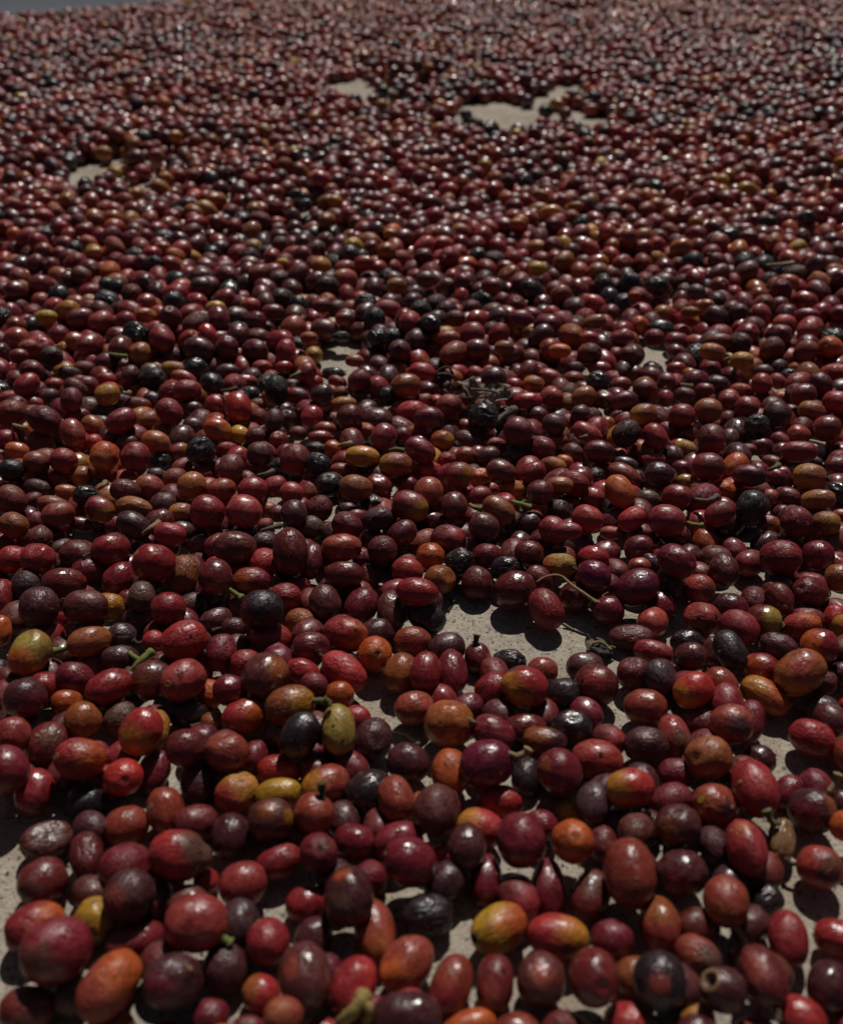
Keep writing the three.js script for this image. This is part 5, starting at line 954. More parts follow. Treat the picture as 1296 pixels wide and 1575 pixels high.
under('maroon',[71.1,5.7,-303.4],5.4,3.32,-.04);
under('plum',[-140.1,5.1,-264.5],5.1,3.08,-.18);
under('maroon',[25.4,5.3,-255.8],5.3,1.3,-.06);
under('wine',[91.3,5.9,-335.7],5.9,3.03,.29);
under('maroon',[-100.1,5.8,-292.2],5.8,2.72,.17);
under('maroon',[23.2,6.2,-349],6.2,5.5,-.18);
under('maroon',[36.8,6,-323.7],6,1.96,-.28);
under('maroon',[-42,5.4,-294.4],5.4,1.57,.04);
under('maroon',[-42.2,5.9,-236.8],5.9,.84,.17);
under('plumbrown',[-136.7,5.4,-325.7],5.4,.58,.02);
under('maroon',[-40.7,8.6,-272.5],5.6,5.4,-.15);
under('redwine',[1.7,5.6,-257.7],5.6,4.62,-.23);
under('wine',[81.3,6.2,-346.1],6.2,5.61,.06);
under('wine',[47.4,5.1,-347.1],5.1,4.57,.28);
under('plumbrown',[-64.3,5.6,-165.3],5.6,3.24,-.3);
under('redwine',[-128.7,5.4,-296],5.4,4.84,-.23);
under('redwine',[-139.6,7.2,-242.6],5.9,1.43,.07);
under('wine',[-103.9,7,-327.5],5.6,3.15,-.03);
under('plumbrown',[-81.9,6.1,-271.3],6.1,.49,.09);
under('wine',[-71,6.1,-222.9],6.1,5.69,.13);
under('redwine',[104,5.4,-345.4],5.4,3.34,.28);
under('maroon',[154.8,9,-345.2],5.4,5.6,-.01);
under('brownmaroon',[-125,5.6,-208.9],5.6,2.6,.27);
under('redwine',[165.4,5.5,-316.5],5.5,4.18,.19);
under('plum',[67.5,6.3,-206.8],5.6,4.67,.25);
under('plumbrown',[-128.3,5.5,-265.9],5.5,4.37,.07);
under('maroon',[74,5.4,-158.5],5.4,5.95,-.27);
under('maroon',[83,5.1,-303.6],5.1,.46,.12);
under('brick',[1.6,6.4,-330.4],6.1,5.77,.17);
under('maroon',[-13.5,6.2,-323.9],5.9,5.97,-.24);
under('maroon',[-47.2,5.3,-325.9],5.3,4.82,.09);
under('brownmaroon',[-149.8,6.4,-283.6],6.4,4.92,.2);
under('maroon',[-57.2,6.6,-245.1],6.1,.95,.22);
under('plumbrown',[-30.7,5.1,-311.4],5.1,3.96,-.28);
under('plum',[-146,5.2,-328],5.2,2.27,.29);
under('maroon',[-20.9,5.6,-332.6],5.6,1.95,-.25);
under('maroon',[108.7,5.4,-311.4],5.4,.85,.16);
under('maroon',[-66.6,6.1,-146.7],6.1,.93,-.09);
under('plum',[-63.9,6.7,-329.6],5.8,2.87,.15);
under('plum',[-53.3,6.3,-316.6],6.3,.23,-.1);
under('maroon',[99.1,6,-209.2],6,1.86,-.24);
under('plum',[-99.4,5.5,-252.3],5.5,5.22,.05);
under('plumbrown',[-62.5,9.1,-218.9],5.2,5.56,.06);
under('plum',[-34.8,8.4,-332.5],5.7,.79,-.22);
under('maroon',[-128.4,5.6,-254.7],5.6,4.35,.17);
under('wine',[-87.3,5.6,-282.6],5.6,.94,-.1);
under('maroon',[20.6,6.2,-325.5],6.2,.1,.06);
under('maroon',[-70.9,5.2,-313.8],5.2,.47,.15);
under('maroon',[-149.4,5.5,-318.2],5.5,2.69,.21);
under('maroon',[-164.2,5.2,-335.8],5.2,3.59,-.05);
under('wine',[7.3,5.3,-198.2],5.3,4.95,.08);
under('maroon',[-161.4,5.4,-299.2],5.4,1.79,-.09);
under('brownmaroon',[117.1,6.8,-319.2],6,3.69,-.15);
under('plum',[-127.2,6,-227.5],6,3.55,.24);
under('redwine',[-81.9,5.2,-252],5.2,4.16,.13);
under('plum',[-124.8,6.9,-327.3],6.2,5.03,-.25);
under('plum',[57.8,11.2,-347.6],5.7,5.39,-.28);
under('maroon',[-174.8,6.2,-342.1],6.2,5.06,.27);
under('plum',[86.2,5.2,-172.4],5.2,5.47,-.17);
under('wine',[15.2,5.3,-239.3],5.3,2.55,-.24);
under('wine',[67.7,5.3,-346.7],5.3,2.04,-.2);
under('redwine',[-135.3,6,-273.3],6,2.21,.18);
under('brownmaroon',[-7,5.2,-342.8],5.2,4.65,-.21);
under('maroon',[-89.5,5.3,-329.9],5.3,6.06,.08);
under('wine',[-103,7,-215.8],5.2,4.98,.18);
under('maroon',[155.6,5.5,-288.1],5.5,1.05,-.01);
under('plum',[-72.9,5.3,-338.9],5.3,3.73,-.02);
under('wine',[126.4,5.4,-327.1],5.4,1.01,-.13);
under('plumbrown',[28.4,6.3,-337.5],5.3,.93,.19);
under('brownmaroon',[150.7,5.2,-271.2],5.2,1.77,.2);
under('brownmaroon',[-140.9,5.5,-306.7],5.5,2.59,-.27);
under('maroon',[-142,5.3,-292.9],5.3,2.76,.01);
under('maroon',[-66.4,6.2,-191.6],5.8,5.81,-.25);
under('redwine',[-117.2,6.3,-269.8],6.3,4.34,-.29);
under('redwine',[96.2,5.9,-321.1],5.9,1.28,-.11);
under('redwine',[-80.3,5.2,-315],5.2,.48,-.15);
under('maroon',[-59.9,5.5,-282],5.5,2.78,-.27);
under('maroon',[-12.3,5.1,-191.5],5.1,1.55,.08);
under('plumbrown',[-45.1,6.3,-226.6],5.5,3.29,.26);
under('plum',[55.7,5.7,-203.4],5.7,2.38,-.22);
under('wine',[-25.8,5.2,-145.5],5.2,2.62,.04);
under('plumbrown',[135.9,6.7,-300],5.9,5.84,-.05);
under('maroon',[100.2,11.1,-311.1],5.8,5.43,.14);
under('brownmaroon',[37.3,5.8,-346],5.8,3.77,.16);
under('plumbrown',[-102.3,8.3,-310.9],5.4,.6,-.08);
under('brownmaroon',[-34.2,5.7,-229.8],5.7,1.19,.28);
under('plum',[139.1,5.7,-349.7],5.7,2.95,-.24);
under('maroon',[103.8,7.9,-334.8],6,.86,-.2);
under('brownmaroon',[152.4,5.7,-336.5],5.7,4.81,-.14);
under('maroon',[-81.8,6,-300.7],6,4.43,-.22);
under('wine',[-9.2,6.2,-298.5],6.2,2.78,.19);
under('plumbrown',[-90.5,5.7,-258.7],5.7,.39,-.01);
under('wine',[126.4,5.3,-295.3],5.3,4.86,.2);
under('plum',[9,6.1,-267.5],6.1,5.96,.17);
under('plumbrown',[-54.4,5.1,-332.4],5.1,4.27,-.03);
under('maroon',[-108.5,10.2,-339.8],5.8,5.79,.19);
under('maroon',[87.2,9.2,-323.8],5.4,3.15,-.22);
under('plumbrown',[-110.7,5.7,-210.2],5.1,.7,.13);
under('redwine',[-36.1,5.9,-321.3],5.9,4.13,-.3);
under('plum',[2.6,5.6,-295.3],5.6,4.13,-.2);
under('brownmaroon',[-36.9,5.2,-188.3],5.2,2.84,.27);
under('wine',[-152.8,5.5,-335.1],5.5,5.56,-.19);
under('maroon',[-78.1,5.3,-347.7],5.3,.55,.1);
under('brownmaroon',[-55.3,5.1,-298.1],5.1,5.29,-.04);
under('wine',[73.4,6.1,-323],6.1,2.7,-.23);
under('maroon',[-117,5.1,-344.5],5.1,1.56,.29);
under('wine',[-50.5,7.5,-260.3],5.9,4.17,-.08);
under('brick',[-171.4,5.2,-319.3],5.2,2.42,.19);
under('plum',[-23.4,5.8,-172.5],5.8,4.05,-.26);
under('brick',[-16.1,10.9,-345.6],6.3,1.35,-.13);
under('maroon',[50.9,6.3,-332.4],6.3,2.99,-.14);
under('maroon',[-72.6,5.3,-178.8],5.3,5.72,.17);
under('wine',[150,6,-302.6],6,3.59,-.04);
under('brownmaroon',[-159,5.2,-323.1],5.2,1.69,.05);
under('maroon',[142.3,5.9,-282.4],5.9,3.23,.08);
under('brick',[85.1,5.9,-282],5.9,5.38,-.24);
under('plumbrown',[-75.8,5.4,-283.7],5.4,2.53,.11);
under('plum',[-51.1,5.5,-343.3],5.5,1.26,.16);
under('maroon',[-93.7,5.5,-348.7],5.5,4.88,-.29);
under('redwine',[113.4,12.2,-272],6.4,3.91,.12);
under('redwine',[-94.3,5.7,-218.4],5.3,2.3,.02);
under('plum',[-23.2,5.2,-193.9],5.2,1.46,-.07);
under('maroon',[-81.8,9.2,-325.3],5.3,2.19,.1);
under('brownmaroon',[89.8,5.2,-145.7],5.2,3.83,-.06);
under('plumbrown',[-136.7,5.7,-349.6],5.7,5.71,-.18);
under('redwine',[94.4,5.4,-187.4],5.4,1.32,.15);
under('brick',[12.1,9.5,-349.5],5.2,1.24,-.26);
under('maroon',[40.6,5.2,-235.7],5.2,1.7,-.19);
under('redwine',[117,6.2,-344.6],6.2,5.95,-.08);
under('plumbrown',[25.7,5.4,-236],5.4,3.93,-.16);
under('plum',[57.2,5.8,-258.1],5.8,3.21,.16);
under('maroon',[163.3,5.8,-340.4],5.8,5.07,-.29);
under('plumbrown',[-66.1,5.2,-268.3],5.2,1.71,-.2);
under('maroon',[-116.6,5.2,-230.4],5.2,5.28,.2);
under('plum',[-27,5.1,-259.4],5.1,5.3,.22);
under('plum',[-34.2,5.8,-301.4],5.8,2.16,.2);
under('wine',[-116.2,5.8,-314.8],5.8,6.02,.23);
under('plumbrown',[-91.3,5.4,-169],5.1,.65,.23);
under('maroon',[60.5,5.2,-225.2],5.2,4.17,-.27);
under('maroon',[90.1,6.6,-220.3],6.1,1.98,.11);
under('maroon',[96.9,5.2,-176.1],5.2,5.08,.13);
under('plum',[128.8,5.1,-255.4],5.1,4.2,-.05);
under('maroon',[19.5,5.5,-216.2],5.5,1.6,.18);
under('plum',[-167.8,5.2,-309.8],5.2,4.92,.21);
under('plum',[-166.5,5.4,-349.9],5.4,3.88,-.01);
under('plum',[140.6,5.9,-330.2],5.9,2.74,-.28);
under('maroon',[76.4,6,-312.3],5.3,1.23,.15);
under('maroon',[-29.9,5.8,-279.2],5.3,2.66,0);
under('plum',[-16.7,7.1,-273.9],6,6.03,.28);
under('plum',[-48.7,7.2,-158.6],5.7,1.52,-.2);
under('plum',[108,5.1,-323.7],5.1,5.24,-.16);
under('brownmaroon',[-126.1,5.3,-317.7],5.3,4.97,-.22);
under('brownmaroon',[46.3,5.1,-321.5],5.1,5.86,.16);
under('maroon',[10.7,12.1,-325.2],6.4,3.58,-.15);
under('maroon',[-12.1,5.2,-133.4],5.2,4.52,.03);
under('plum',[167.5,6,-349.8],6,3.25,.22);
under('maroon',[16.8,5.8,-336.1],5.8,5.92,.03);
under('brick',[151.8,5.4,-326.7],5.4,.72,-.01);
under('redwine',[6.1,5.5,-243.1],5.5,3.86,-.15);
under('plum',[82.9,5.7,-254.2],5.7,1.52,.05);
under('plum',[-8.4,5.8,-333.3],5.8,.82,-.15);
under('brick',[-77.9,5.3,-144.5],5.3,5.21,-.1);
under('wine',[91.7,6.1,-247.9],6.1,1.02,.11);
under('brownmaroon',[136,7.4,-250],5.1,3.76,-.16);
under('maroon',[-6.2,5.9,-316.1],5.9,1.07,.19);
under('redwine',[100.5,10.1,-237.3],5.7,4.95,.25);
under('maroon',[-141.9,5.3,-252.2],5.3,.38,.19);
under('plum',[6.6,6.8,-171.3],5.6,2.42,-.25);
under('plumbrown',[-104.9,8.6,-302],5.2,5.87,.12);
under('plum',[-86.7,5.3,-292.3],5.3,2.52,-.04);
under('maroon',[-110.3,5.6,-294],5.1,3.51,.19);
under('maroon',[26.5,5.8,-166.8],5.8,4.34,-.1);
under('wine',[-36.6,5.3,-127.7],5.3,1.42,-.11);
under('redwine',[-96.8,5.1,-208],5.1,4.07,.14);
under('redwine',[-171.6,5.9,-329.5],5.9,2.42,-.06);
under('maroon',[172.8,5.5,-338.1],5.5,1.38,.05);
under('maroon',[-73.5,5.3,-167.4],5.3,4.82,-.15);
under('plum',[0.7,5.3,-349.8],5.3,1.44,-.13);
under('wine',[42.2,5.2,-211.9],5.2,2.33,-.03);
under('wine',[-21.9,5.6,-213.3],5.6,.82,-.2);
under('brownmaroon',[-153.6,5.6,-308],5.6,1.29,-.08);
under('wine',[54.6,5.4,-236.5],5.4,4.09,.15);
under('maroon',[-135,11.5,-315.5],6.4,3.41,.15);
under('brick',[-24.5,5.1,-300.4],5.1,.17,.24);
under('maroon',[-152.4,5.2,-345],5.2,3.72,.16);
under('wine',[-47.1,5.2,-192.5],5.2,1.66,-.21);
under('maroon',[57.2,5.1,-191.9],5.1,5.04,.17);
under('plum',[-93.9,5.2,-152.1],5.2,5.96,-.13);
under('brownmaroon',[61.5,10.4,-185.9],5.3,1.98,.23);
under('wine',[121.3,5.1,-206.3],5.1,1.35,-.12);
under('plum',[65.9,5.4,-142.2],5.4,.98,-.08);
under('maroon',[-153.5,11.2,-327.7],5.4,5.11,-.23);
under('wine',[-88.1,5.2,-233.8],5.2,4.66,-.15);
under('plum',[-97.1,5.1,-190.9],5.1,.52,.06);
under('maroon',[-33.2,5.3,-212.9],5.3,4.38,.23);
under('brownmaroon',[88.2,5.2,-159.5],5.2,2.37,.27);
under('maroon',[-95.7,5.4,-276.9],5.4,2.33,.04);
under('plum',[40.4,5.2,-333],5.2,2.11,.19);
under('plum',[-134.9,5.2,-233.7],5.2,5.23,.2);
under('brick',[76.7,5.2,-190.2],5.2,2.32,.09);
under('plum',[-25.6,5.7,-223.5],5.7,.78,-.16);
under('plum',[-33.8,5.4,-245.5],5.4,4.42,.14);
under('redwine',[-3.1,5.1,-136],5.1,4.43,.26);
under('plum',[126.6,5.1,-284.7],5.1,.78,-.07);
under('wine',[-80.8,5.1,-333.7],5.1,2.53,-.08);
under('plumbrown',[132.7,9.5,-229.9],5.3,4.21,.1);
under('plum',[63,5.2,-307.5],5.2,.99,.19);
under('plumbrown',[148,11,-262],5.2,2.38,-.13);
under('maroon',[60.8,6,-339],6,6.15,.25);
under('wine',[-77.3,5.3,-259.8],5.3,4.63,.27);
{
  const CELL = 15, grid = new Map(), key = (i, j) => i * 4096 + j;
  const put = (s) => { const k = key(Math.floor(s[0] / CELL) + 2000, Math.floor(s[2] / CELL) + 2000); if (!grid.has(k)) grid.set(k, []); grid.get(k).push(s); };
  const near = (x, z, fn) => { const i = Math.floor(x / CELL) + 2000, j = Math.floor(z / CELL) + 2000; for (let p = i - 1; p <= i + 1; p++) for (let q = j - 1; q <= j + 1; q++) for (const s of grid.get(key(p, q)) ?? []) fn(s); };
  solid.forEach(put);
  const holes = []; const bare = (x, z, rx, rz) => holes.push([x, z, rx, rz]);
  bare(79,-1050,52,78);
  bare(155,-1035,26,61);
  bare(-69,-1171,39,70);
  bare(-30,-1114,22,35);
  bare(166,-1172,23,38);
  bare(126,-1129,15,30);
  bare(-272,-858,23,46);
  bare(-224,-819,14,28);
  bare(-219,-891,7,24);
  bare(-45,-501,9,29);
  bare(129,-503,8,18);
  bare(-88,-756,9,18);
  bare(5,-1191,12,33);
  const isBare = (x, z, r) => holes.some(([hx, hz, rx, rz]) => ((x - hx) / (rx + r * 0.7)) ** 2 + ((z - hz) / (rz + r * 0.7)) ** 2 < 1.1 + 0.55 * noise.noise(x * 0.045, z * 0.03, 2) + 0.3 * noise.noise(x * 0.12, z * 0.08, 5));
  const TIGHT = 0.93;
  const rest = (x, z, r) => { let y = r, free = true; near(x, z, (s) => { const R = (r + s[3]) * TIGHT, d2 = (x - s[0]) ** 2 + (z - s[2]) ** 2; if (d2 < R * R) { const h = Math.sqrt(R * R - d2); if (s[1] - h < r && s[1] + h > r) free = false; y = Math.max(y, s[1] + h); } }); return [free ? r : y, free]; };
  const names = Object.keys(SKIN), shares = { maroon: 0.21, wine: 0.16, redwine: 0.19, plum: 0.06, brick: 0.19, brownmaroon: 0.05, rust: 0.12, crimson: 0.09, red: 0.05, orange: 0.05, amber: 0.024, yellow: 0.006, black: 0.055, plumbrown: 0.04, redbrick: 0.06, dullred: 0.04 };
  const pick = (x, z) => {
    // riper or drier shovelfuls by noise; far rows coloured lighter, standing in for haze
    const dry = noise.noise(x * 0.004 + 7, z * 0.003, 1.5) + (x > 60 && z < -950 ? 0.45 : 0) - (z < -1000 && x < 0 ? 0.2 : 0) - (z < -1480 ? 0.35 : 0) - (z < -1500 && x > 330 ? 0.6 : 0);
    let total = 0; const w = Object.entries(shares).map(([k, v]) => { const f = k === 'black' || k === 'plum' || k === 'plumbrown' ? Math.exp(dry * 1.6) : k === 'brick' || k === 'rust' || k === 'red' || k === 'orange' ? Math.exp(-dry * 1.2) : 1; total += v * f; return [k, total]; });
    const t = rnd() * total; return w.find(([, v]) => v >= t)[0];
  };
  const frontOf = (x, z) => -z < 490 && -z > 84 && Math.abs(x) < 118 + (-z - 135) * 0.36;     // ground already laid out one by one above
  const edge = (x, z) => -z < 1600 + (x + 609) * 0.58 + 18 * noise.noise(x * 0.02, 0.3, 0.7);  // the heap's far rim, a little askew
  const drop = (x, z, r, most, groundOnly) => {
    let [y, free] = rest(x, z, r);
    if (!free && groundOnly) return false;
    if (!free) for (let it = 0, st = r * 0.6; it < 14 && st > 0.4; it++) {
      let bx = x, bz = z, by = y, bf = free; const t0 = rnd() * 6.28;
      for (let k = 0; k < 6; k++) { const nx = x + Math.cos(t0 + k * 1.047) * st, nz = z + Math.sin(t0 + k * 1.047) * st, [ny, nf] = rest(nx, nz, r); if (ny < by - 0.01) { bx = nx; bz = nz; by = ny; bf = nf; } }
      if (by < y - 0.01) { x = bx; z = bz; y = by; free = bf; if (free) break; } else st *= 0.55;
    }
    if (y > most || !edge(x, z) || isBare(x, z, r)) return false;
    if (frontOf(x, z) && !(z < -325 && y < 11.6)) return false;
    const s = [x, y, z, r]; put(s);
    // lying mostly flat; a ball of radius r stands for an ellipsoid a little longer and slimmer
    const el = 1.06 + 0.24 * rnd() + (rnd() < 0.25 ? 0.12 : 0), b = r * (1.02 - 0.18 * (el - 1)), a = b * el, yaw = rnd() * 6.28, lean = (rnd() - 0.5) * (rnd() < 0.4 ? 2.6 : 1.2);
    const ax = new THREE.Vector3(Math.cos(yaw) * Math.cos(lean), Math.sin(lean), Math.sin(yaw) * Math.cos(lean)), q = new THREE.Quaternion().setFromUnitVectors(new THREE.Vector3(0, 1, 0), ax).multiply(new THREE.Quaternion().setFromAxisAngle(new THREE.Vector3(0, 1, 0), rnd() * 6.28));
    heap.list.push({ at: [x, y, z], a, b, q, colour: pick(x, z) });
    return true;
  };
  const strays = () => { for (const [hx, hz, rx, rz] of holes.slice(0, 7)) for (let k = 0; k < rx / 8; k++) { const e = rnd() * 6.28, u = 0.5 + 0.65 * rnd(), save = holes.length; const all = holes.splice(0); drop(hx + Math.cos(e) * rx * u, hz + Math.sin(e) * rz * u, size(), 9, true); holes.push(...all); } };
  const size = () => 5.2 + 1.5 * Math.sqrt(rnd()) + 0.4 * rnd() - (rnd() < 0.06 ? 0.6 : 0);
  const spot = () => { const d = Math.sqrt(rnd() * (2150 ** 2 - 330 ** 2) + 330 ** 2), x = (rnd() * 2 - 1) * (105 + d * 0.42 + 190); return [x, -d]; };
  for (let k = 0; k < 130000; k++) { const [x, z] = spot(); drop(x, z, size(), 99, true); }
  for (let k = 0; k < 46000; k++) { const [x, z] = spot(), thick = 14.5 + 10 * noise.noise(x * 0.011, z * 0.011, 4.2) + 7 * noise.noise(x * 0.04, z * 0.04, 1); drop(x, z, size(), Math.max(9, thick), false); }
  for (let k = 0; k < 9000; k++) { const z = -325 - rnd() * 190, x = (rnd() * 2 - 1) * (118 + (-z - 135) * 0.36); drop(x, z, size() * 0.93, 9.5, false); }
  strays();
  // beside the frame in the foreground
  for (let k = 0; k < 7000; k++) { const z = -90 - rnd() * 420, w = 118 + (-z - 135) * 0.36, x = (w + rnd() * 230) * (rnd() < 0.5 ? -1 : 1); drop(x, z, size() + 0.6, 15, false); }

  const group = new THREE.Group(); group.name = 'coffee_cherries'; scene.add(group);
  group.userData = { kind: 'stuff', label: 'thousands of coffee cherries heaped from mid ground to the far edge', category: 'coffee cherries' };
  // a few dozen forms: plain skins whose colour comes from each copy, two-toned ones, shrivelled ones
  const WHITE = SKIN.white = [1, 1, 1], forms = [];
  const plain = (id, o, gloss) => { const save = SKIN.maroon, sp = SKIN.plum; SKIN.maroon = SKIN.plum = [0.62, 0.66, 0.7]; const g = skin([1000, 1000, 960], 'white', o, id, 44, 30); SKIN.maroon = save; SKIN.plum = sp; return { g, gloss, list: [] }; };
  for (let k = 0; k < 14; k++) forms.push(plain(500 + k, k % 7 === 3 ? { wrinkle: 0.16 } : k % 7 === 5 ? { dent: [0.6, 0.2, 0.77, 0.5, 0.09] } : {}, [1, 2, 1, 0, 1, 2, 3][k % 7]));
  const shrivelled = [0, 1, 2, 3].map((k) => plain(600 + k, { wrinkle: 0.3 + 0.12 * k }, [2, 1, 2, 3][k]));
  const toned = [['rust', 'amber'], ['orange', 'amber'], ['red', 'orange'], ['crimson', 'amber'], ['maroon', 'redwine'], ['brick', 'maroon'], ['redbrick', 'rust'], ['wine', 'plum'], ['amber', 'yellow']].map(([c, e], k) => ({ c, g: skin([1000, 1000, 960], c, { end: [e, 0.2, k % 2 ? 0.95 : -0.95, 0.2] }, 700 + k, 44, 30), gloss: [1, 2, 1, 2, 1, 0, 1, 2, 1][k], list: [] }));
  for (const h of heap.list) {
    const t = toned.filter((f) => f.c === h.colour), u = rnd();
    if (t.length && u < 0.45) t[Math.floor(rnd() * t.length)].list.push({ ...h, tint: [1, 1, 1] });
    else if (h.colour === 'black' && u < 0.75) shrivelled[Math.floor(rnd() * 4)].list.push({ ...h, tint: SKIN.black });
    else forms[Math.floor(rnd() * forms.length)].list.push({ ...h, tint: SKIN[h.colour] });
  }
  const m4 = new THREE.Matrix4(), p = new THREE.Vector3(), sc = new THREE.Vector3(), tint = new THREE.Color();
  const lay = (name, g, material, list) => {
    if (!list.length) return;
    const im = new THREE.InstancedMesh(g, material, list.length); im.name = name; im.castShadow = im.receiveShadow = true;
    list.forEach((h, i) => { const v = 0.8 + 0.45 * rnd(); im.setMatrixAt(i, m4.compose(p.set(...h.at).multiplyScalar(MM), h.q, sc.set(h.b, h.a, h.b).multiplyScalar(MM))); if (h.tint) im.setColorAt(i, tint.setRGB(h.tint[0] * v * (0.95 + 0.1 * rnd()), h.tint[1] * v * (0.85 + 0.3 * rnd()), h.tint[2] * v * (0.85 + 0.3 * rnd()))); });
    group.add(im);
  };
  for (const f of [...forms, ...shrivelled, ...toned]) lay('cherry_skin', f.g, heapMaterial[f.gloss], f.list);
  const withNavel = heap.list.filter(() => rnd() < 0.55).map((h) => ({ at: h.at.map((x, k) => x + new THREE.Vector3(0, 1, 0).applyQuaternion(h.q).getComponent(k) * h.a * 0.93), a: 0.12 * h.b, b: 0.12 * h.b, q: h.q.clone().multiply(new THREE.Quaternion().setFromUnitVectors(new THREE.Vector3(0, 0, 1), new THREE.Vector3(0, 1, 0))) }));
  const ng = navelRing.clone(); lay('navel', ng, NAVEL.ring, withNavel);
  const withStalk = heap.list.filter((h) => h.at[1] > 8 && rnd() < 0.08).map((h) => ({ at: h.at, a: h.b, b: h.b, q: h.q }));
  for (let k = 0; k < 3; k++) lay('stalk', stalk([[0, 900, 0], [60 * k, 1150, 40], [120 - 90 * k, 1450, 120 * k]], 150, 210, 40 + k).clone(), [WOODY.straw, WOODY.olive, WOODY.brown][k], withStalk.filter((_, i) => i % 3 === k));
  console.log('heap', heap.list.length);
}

// ------------------------------------------------------------------ litter: twigs, stalks, a husk, crumpled leaves, grit
const TWIG_WORD = { thin_twig: 'twig', straw_blade: 'straw', wood_splinter: 'splinter', forked_stalk: 'stalk', dry_twig: 'twig', stalk_scrap: 'stalk', cherry_stalk: 'stalk' };
function twig(name, label, material, r0, r1, ...paths) {
  const [x, , z] = paths[0][0], t = thing(name, label, TWIG_WORD[name], [x, 0, z], name === 'cherry_stalk' ? 'loose cherry stalks among the cherries' : undefined);
  paths.forEach((p, k) => part(k ? 'side_branch' : 'main_stem', stalk(p.map(([a, b, c]) => [a - x, b, c - z]), k ? r0 * 0.9 : r0, k ? r0 * 0.8 : r1, counts[name] * 3 + k + x), WOODY[material], t));
}
twig('thin_twig','thin dry twig arching over the maroon cherries at the bare concrete','straw',0.35,0.8,[[43.2,13,-296.9],[46.7,14,-298.8],[52.1,14,-299.8],[56.8,13,-294.7],[61.2,12,-290.6],[64,11,-288.5],[66.8,11,-286.9],[71.6,12,-287.8]],[[66.9,11,-287.6],[67.8,12,-290.6],[69.6,13,-290.8]]);
twig('straw_blade','pale straw blade on bare concrete under the tilted red oval cherry','cream',0.5,0.35,[[53,1.5,-286.6],[55.1,0.8,-285.4],[57.2,0.6,-283.9]]);
twig('wood_splinter','tiny brown splinter on the left part of the bare concrete','brown',0.3,0.5,[[10.3,0.7,-294.4],[11.2,1.2,-297.4],[12.6,0.8,-301.1]]);
twig('straw_blade','twisted straw blade on concrete between plum cherries','cream',0.5,0.9,[[-10.1,3,-231.3],[-7.8,2.5,-231.4],[-5.1,1.6,-231],[-2.7,1.2,-229.1],[-0.6,0.9,-226.9]],[[-7.8,2,-231.7],[-5.1,1.2,-230.8],[-3,0.8,-228.9]]);
twig('forked_stalk','bright green forked stalk lying on plum and maroon cherries','lime',1.0,1.35,[[-100,9,-251.4],[-98,11,-252.9],[-96.1,12.5,-254.5],[-94.4,13,-256.6],[-92.7,13,-259.1]],[[-96.1,12.5,-254.5],[-98.4,13,-255.8],[-101.1,12.5,-258.6]]);
twig('dry_twig','knobbly dry yellow twig at the bottom edge of the picture','drygold',1.5,1.8,[[-19.8,7,-132],[-17.9,10,-131.7],[-16.2,12,-132.2],[-14.7,13,-134.1],[-14,12,-135.9]],[[-14.7,13,-133.9],[-13.1,12.5,-132.8],[-12.3,11,-131.8],[-13.6,8,-131.4]]);
twig('stalk_scrap','pointed green stalk scrap beside the pointed brown maroon cherry','lime',1.0,1.4,[[108.3,3,-319.2],[110,5,-315.1],[113.2,5,-312.8]],[[110,5,-315.1],[109.2,7,-315.1]],[[110.8,5,-314.5],[110.7,7,-313.8]]);
twig('dry_twig','long dry twig end beside the crumpled dead leaf','greybrown',1.0,1.8,[[28.9,10,-411.9],[33.6,13,-415.5],[37.4,15,-419.3],[41.7,16,-422.8],[45.7,16,-427.1]],[[39.4,16,-419.6],[42.8,18,-424.5]]);
twig('cherry_stalk','pale scruffy stalk above the large maroon oval cherry at left','straw',0.7,1.2,[[-190.9,17,-409.9],[-185.8,18,-405.8],[-182.3,17,-405.9]]);
twig('cherry_stalk','small straw stalk touching the speckled amber cherry','straw',0.7,1.2,[[-148.6,15,-446.1],[-145.8,16,-442.6],[-144.7,15,-445.2]]);
twig('cherry_stalk','stubby pale stalk hanging left of the long orange cherry','cream',0.7,1.2,[[-112.8,16,-411.3],[-111.7,14,-411.1],[-111.3,11,-412.2]]);
twig('cherry_stalk','red brown stalk between black and scarlet cherries','brown',0.7,1.2,[[-98.9,18,-441.1],[-94.7,19,-440.4],[-91.1,18,-444.1]]);
twig('cherry_stalk','shaggy dry stalk on the blackish cherry left of centre','straw',0.7,1.2,[[-136.5,17,-354.3],[-134,19,-354.2],[-133.9,18,-358.6]]);
twig('cherry_stalk','dry fibrous stalk between dusky plum and deep red cherries','straw',0.7,1.2,[[-111.3,15,-324.3],[-107.9,18,-324.6],[-105.1,17,-330.8]]);
twig('cherry_stalk','brown twig crossing behind the deep red cherry at left','greybrown',0.7,1.2,[[-64.3,16,-325.6],[-60.2,18,-324.9],[-56,17,-328.6]]);
twig('cherry_stalk','thin grey twig below the brown maroon cherry in the middle','greybrown',0.7,1.2,[[-72.4,12,-373.1],[-68.2,14,-371.4],[-65,13,-375.7]]);
twig('cherry_stalk','pale green stalk tangle in front of the upper bare patch','straw',0.7,1.2,[[-67.3,16,-459.7],[-63.6,18,-459.2],[-61,17,-466.1]]);
twig('cherry_stalk','straw stalk joining two orange cherries in the middle','straw',0.7,1.2,[[-37.9,16,-391.5],[-34.5,18,-390.4],[-31.8,16,-394.2]]);
twig('cherry_stalk','olive stalk left of the large wine oval cherry','olive',0.7,1.2,[[-14.6,16,-387.7],[-11.4,18,-385.9],[-7.8,16,-387.3]]);
twig('cherry_stalk','short green stalk at the left end of the rusty oval cherry','lime',0.7,1.2,[[19.9,15,-346.6],[22.1,16,-342.4],[25.3,15,-342.9]]);
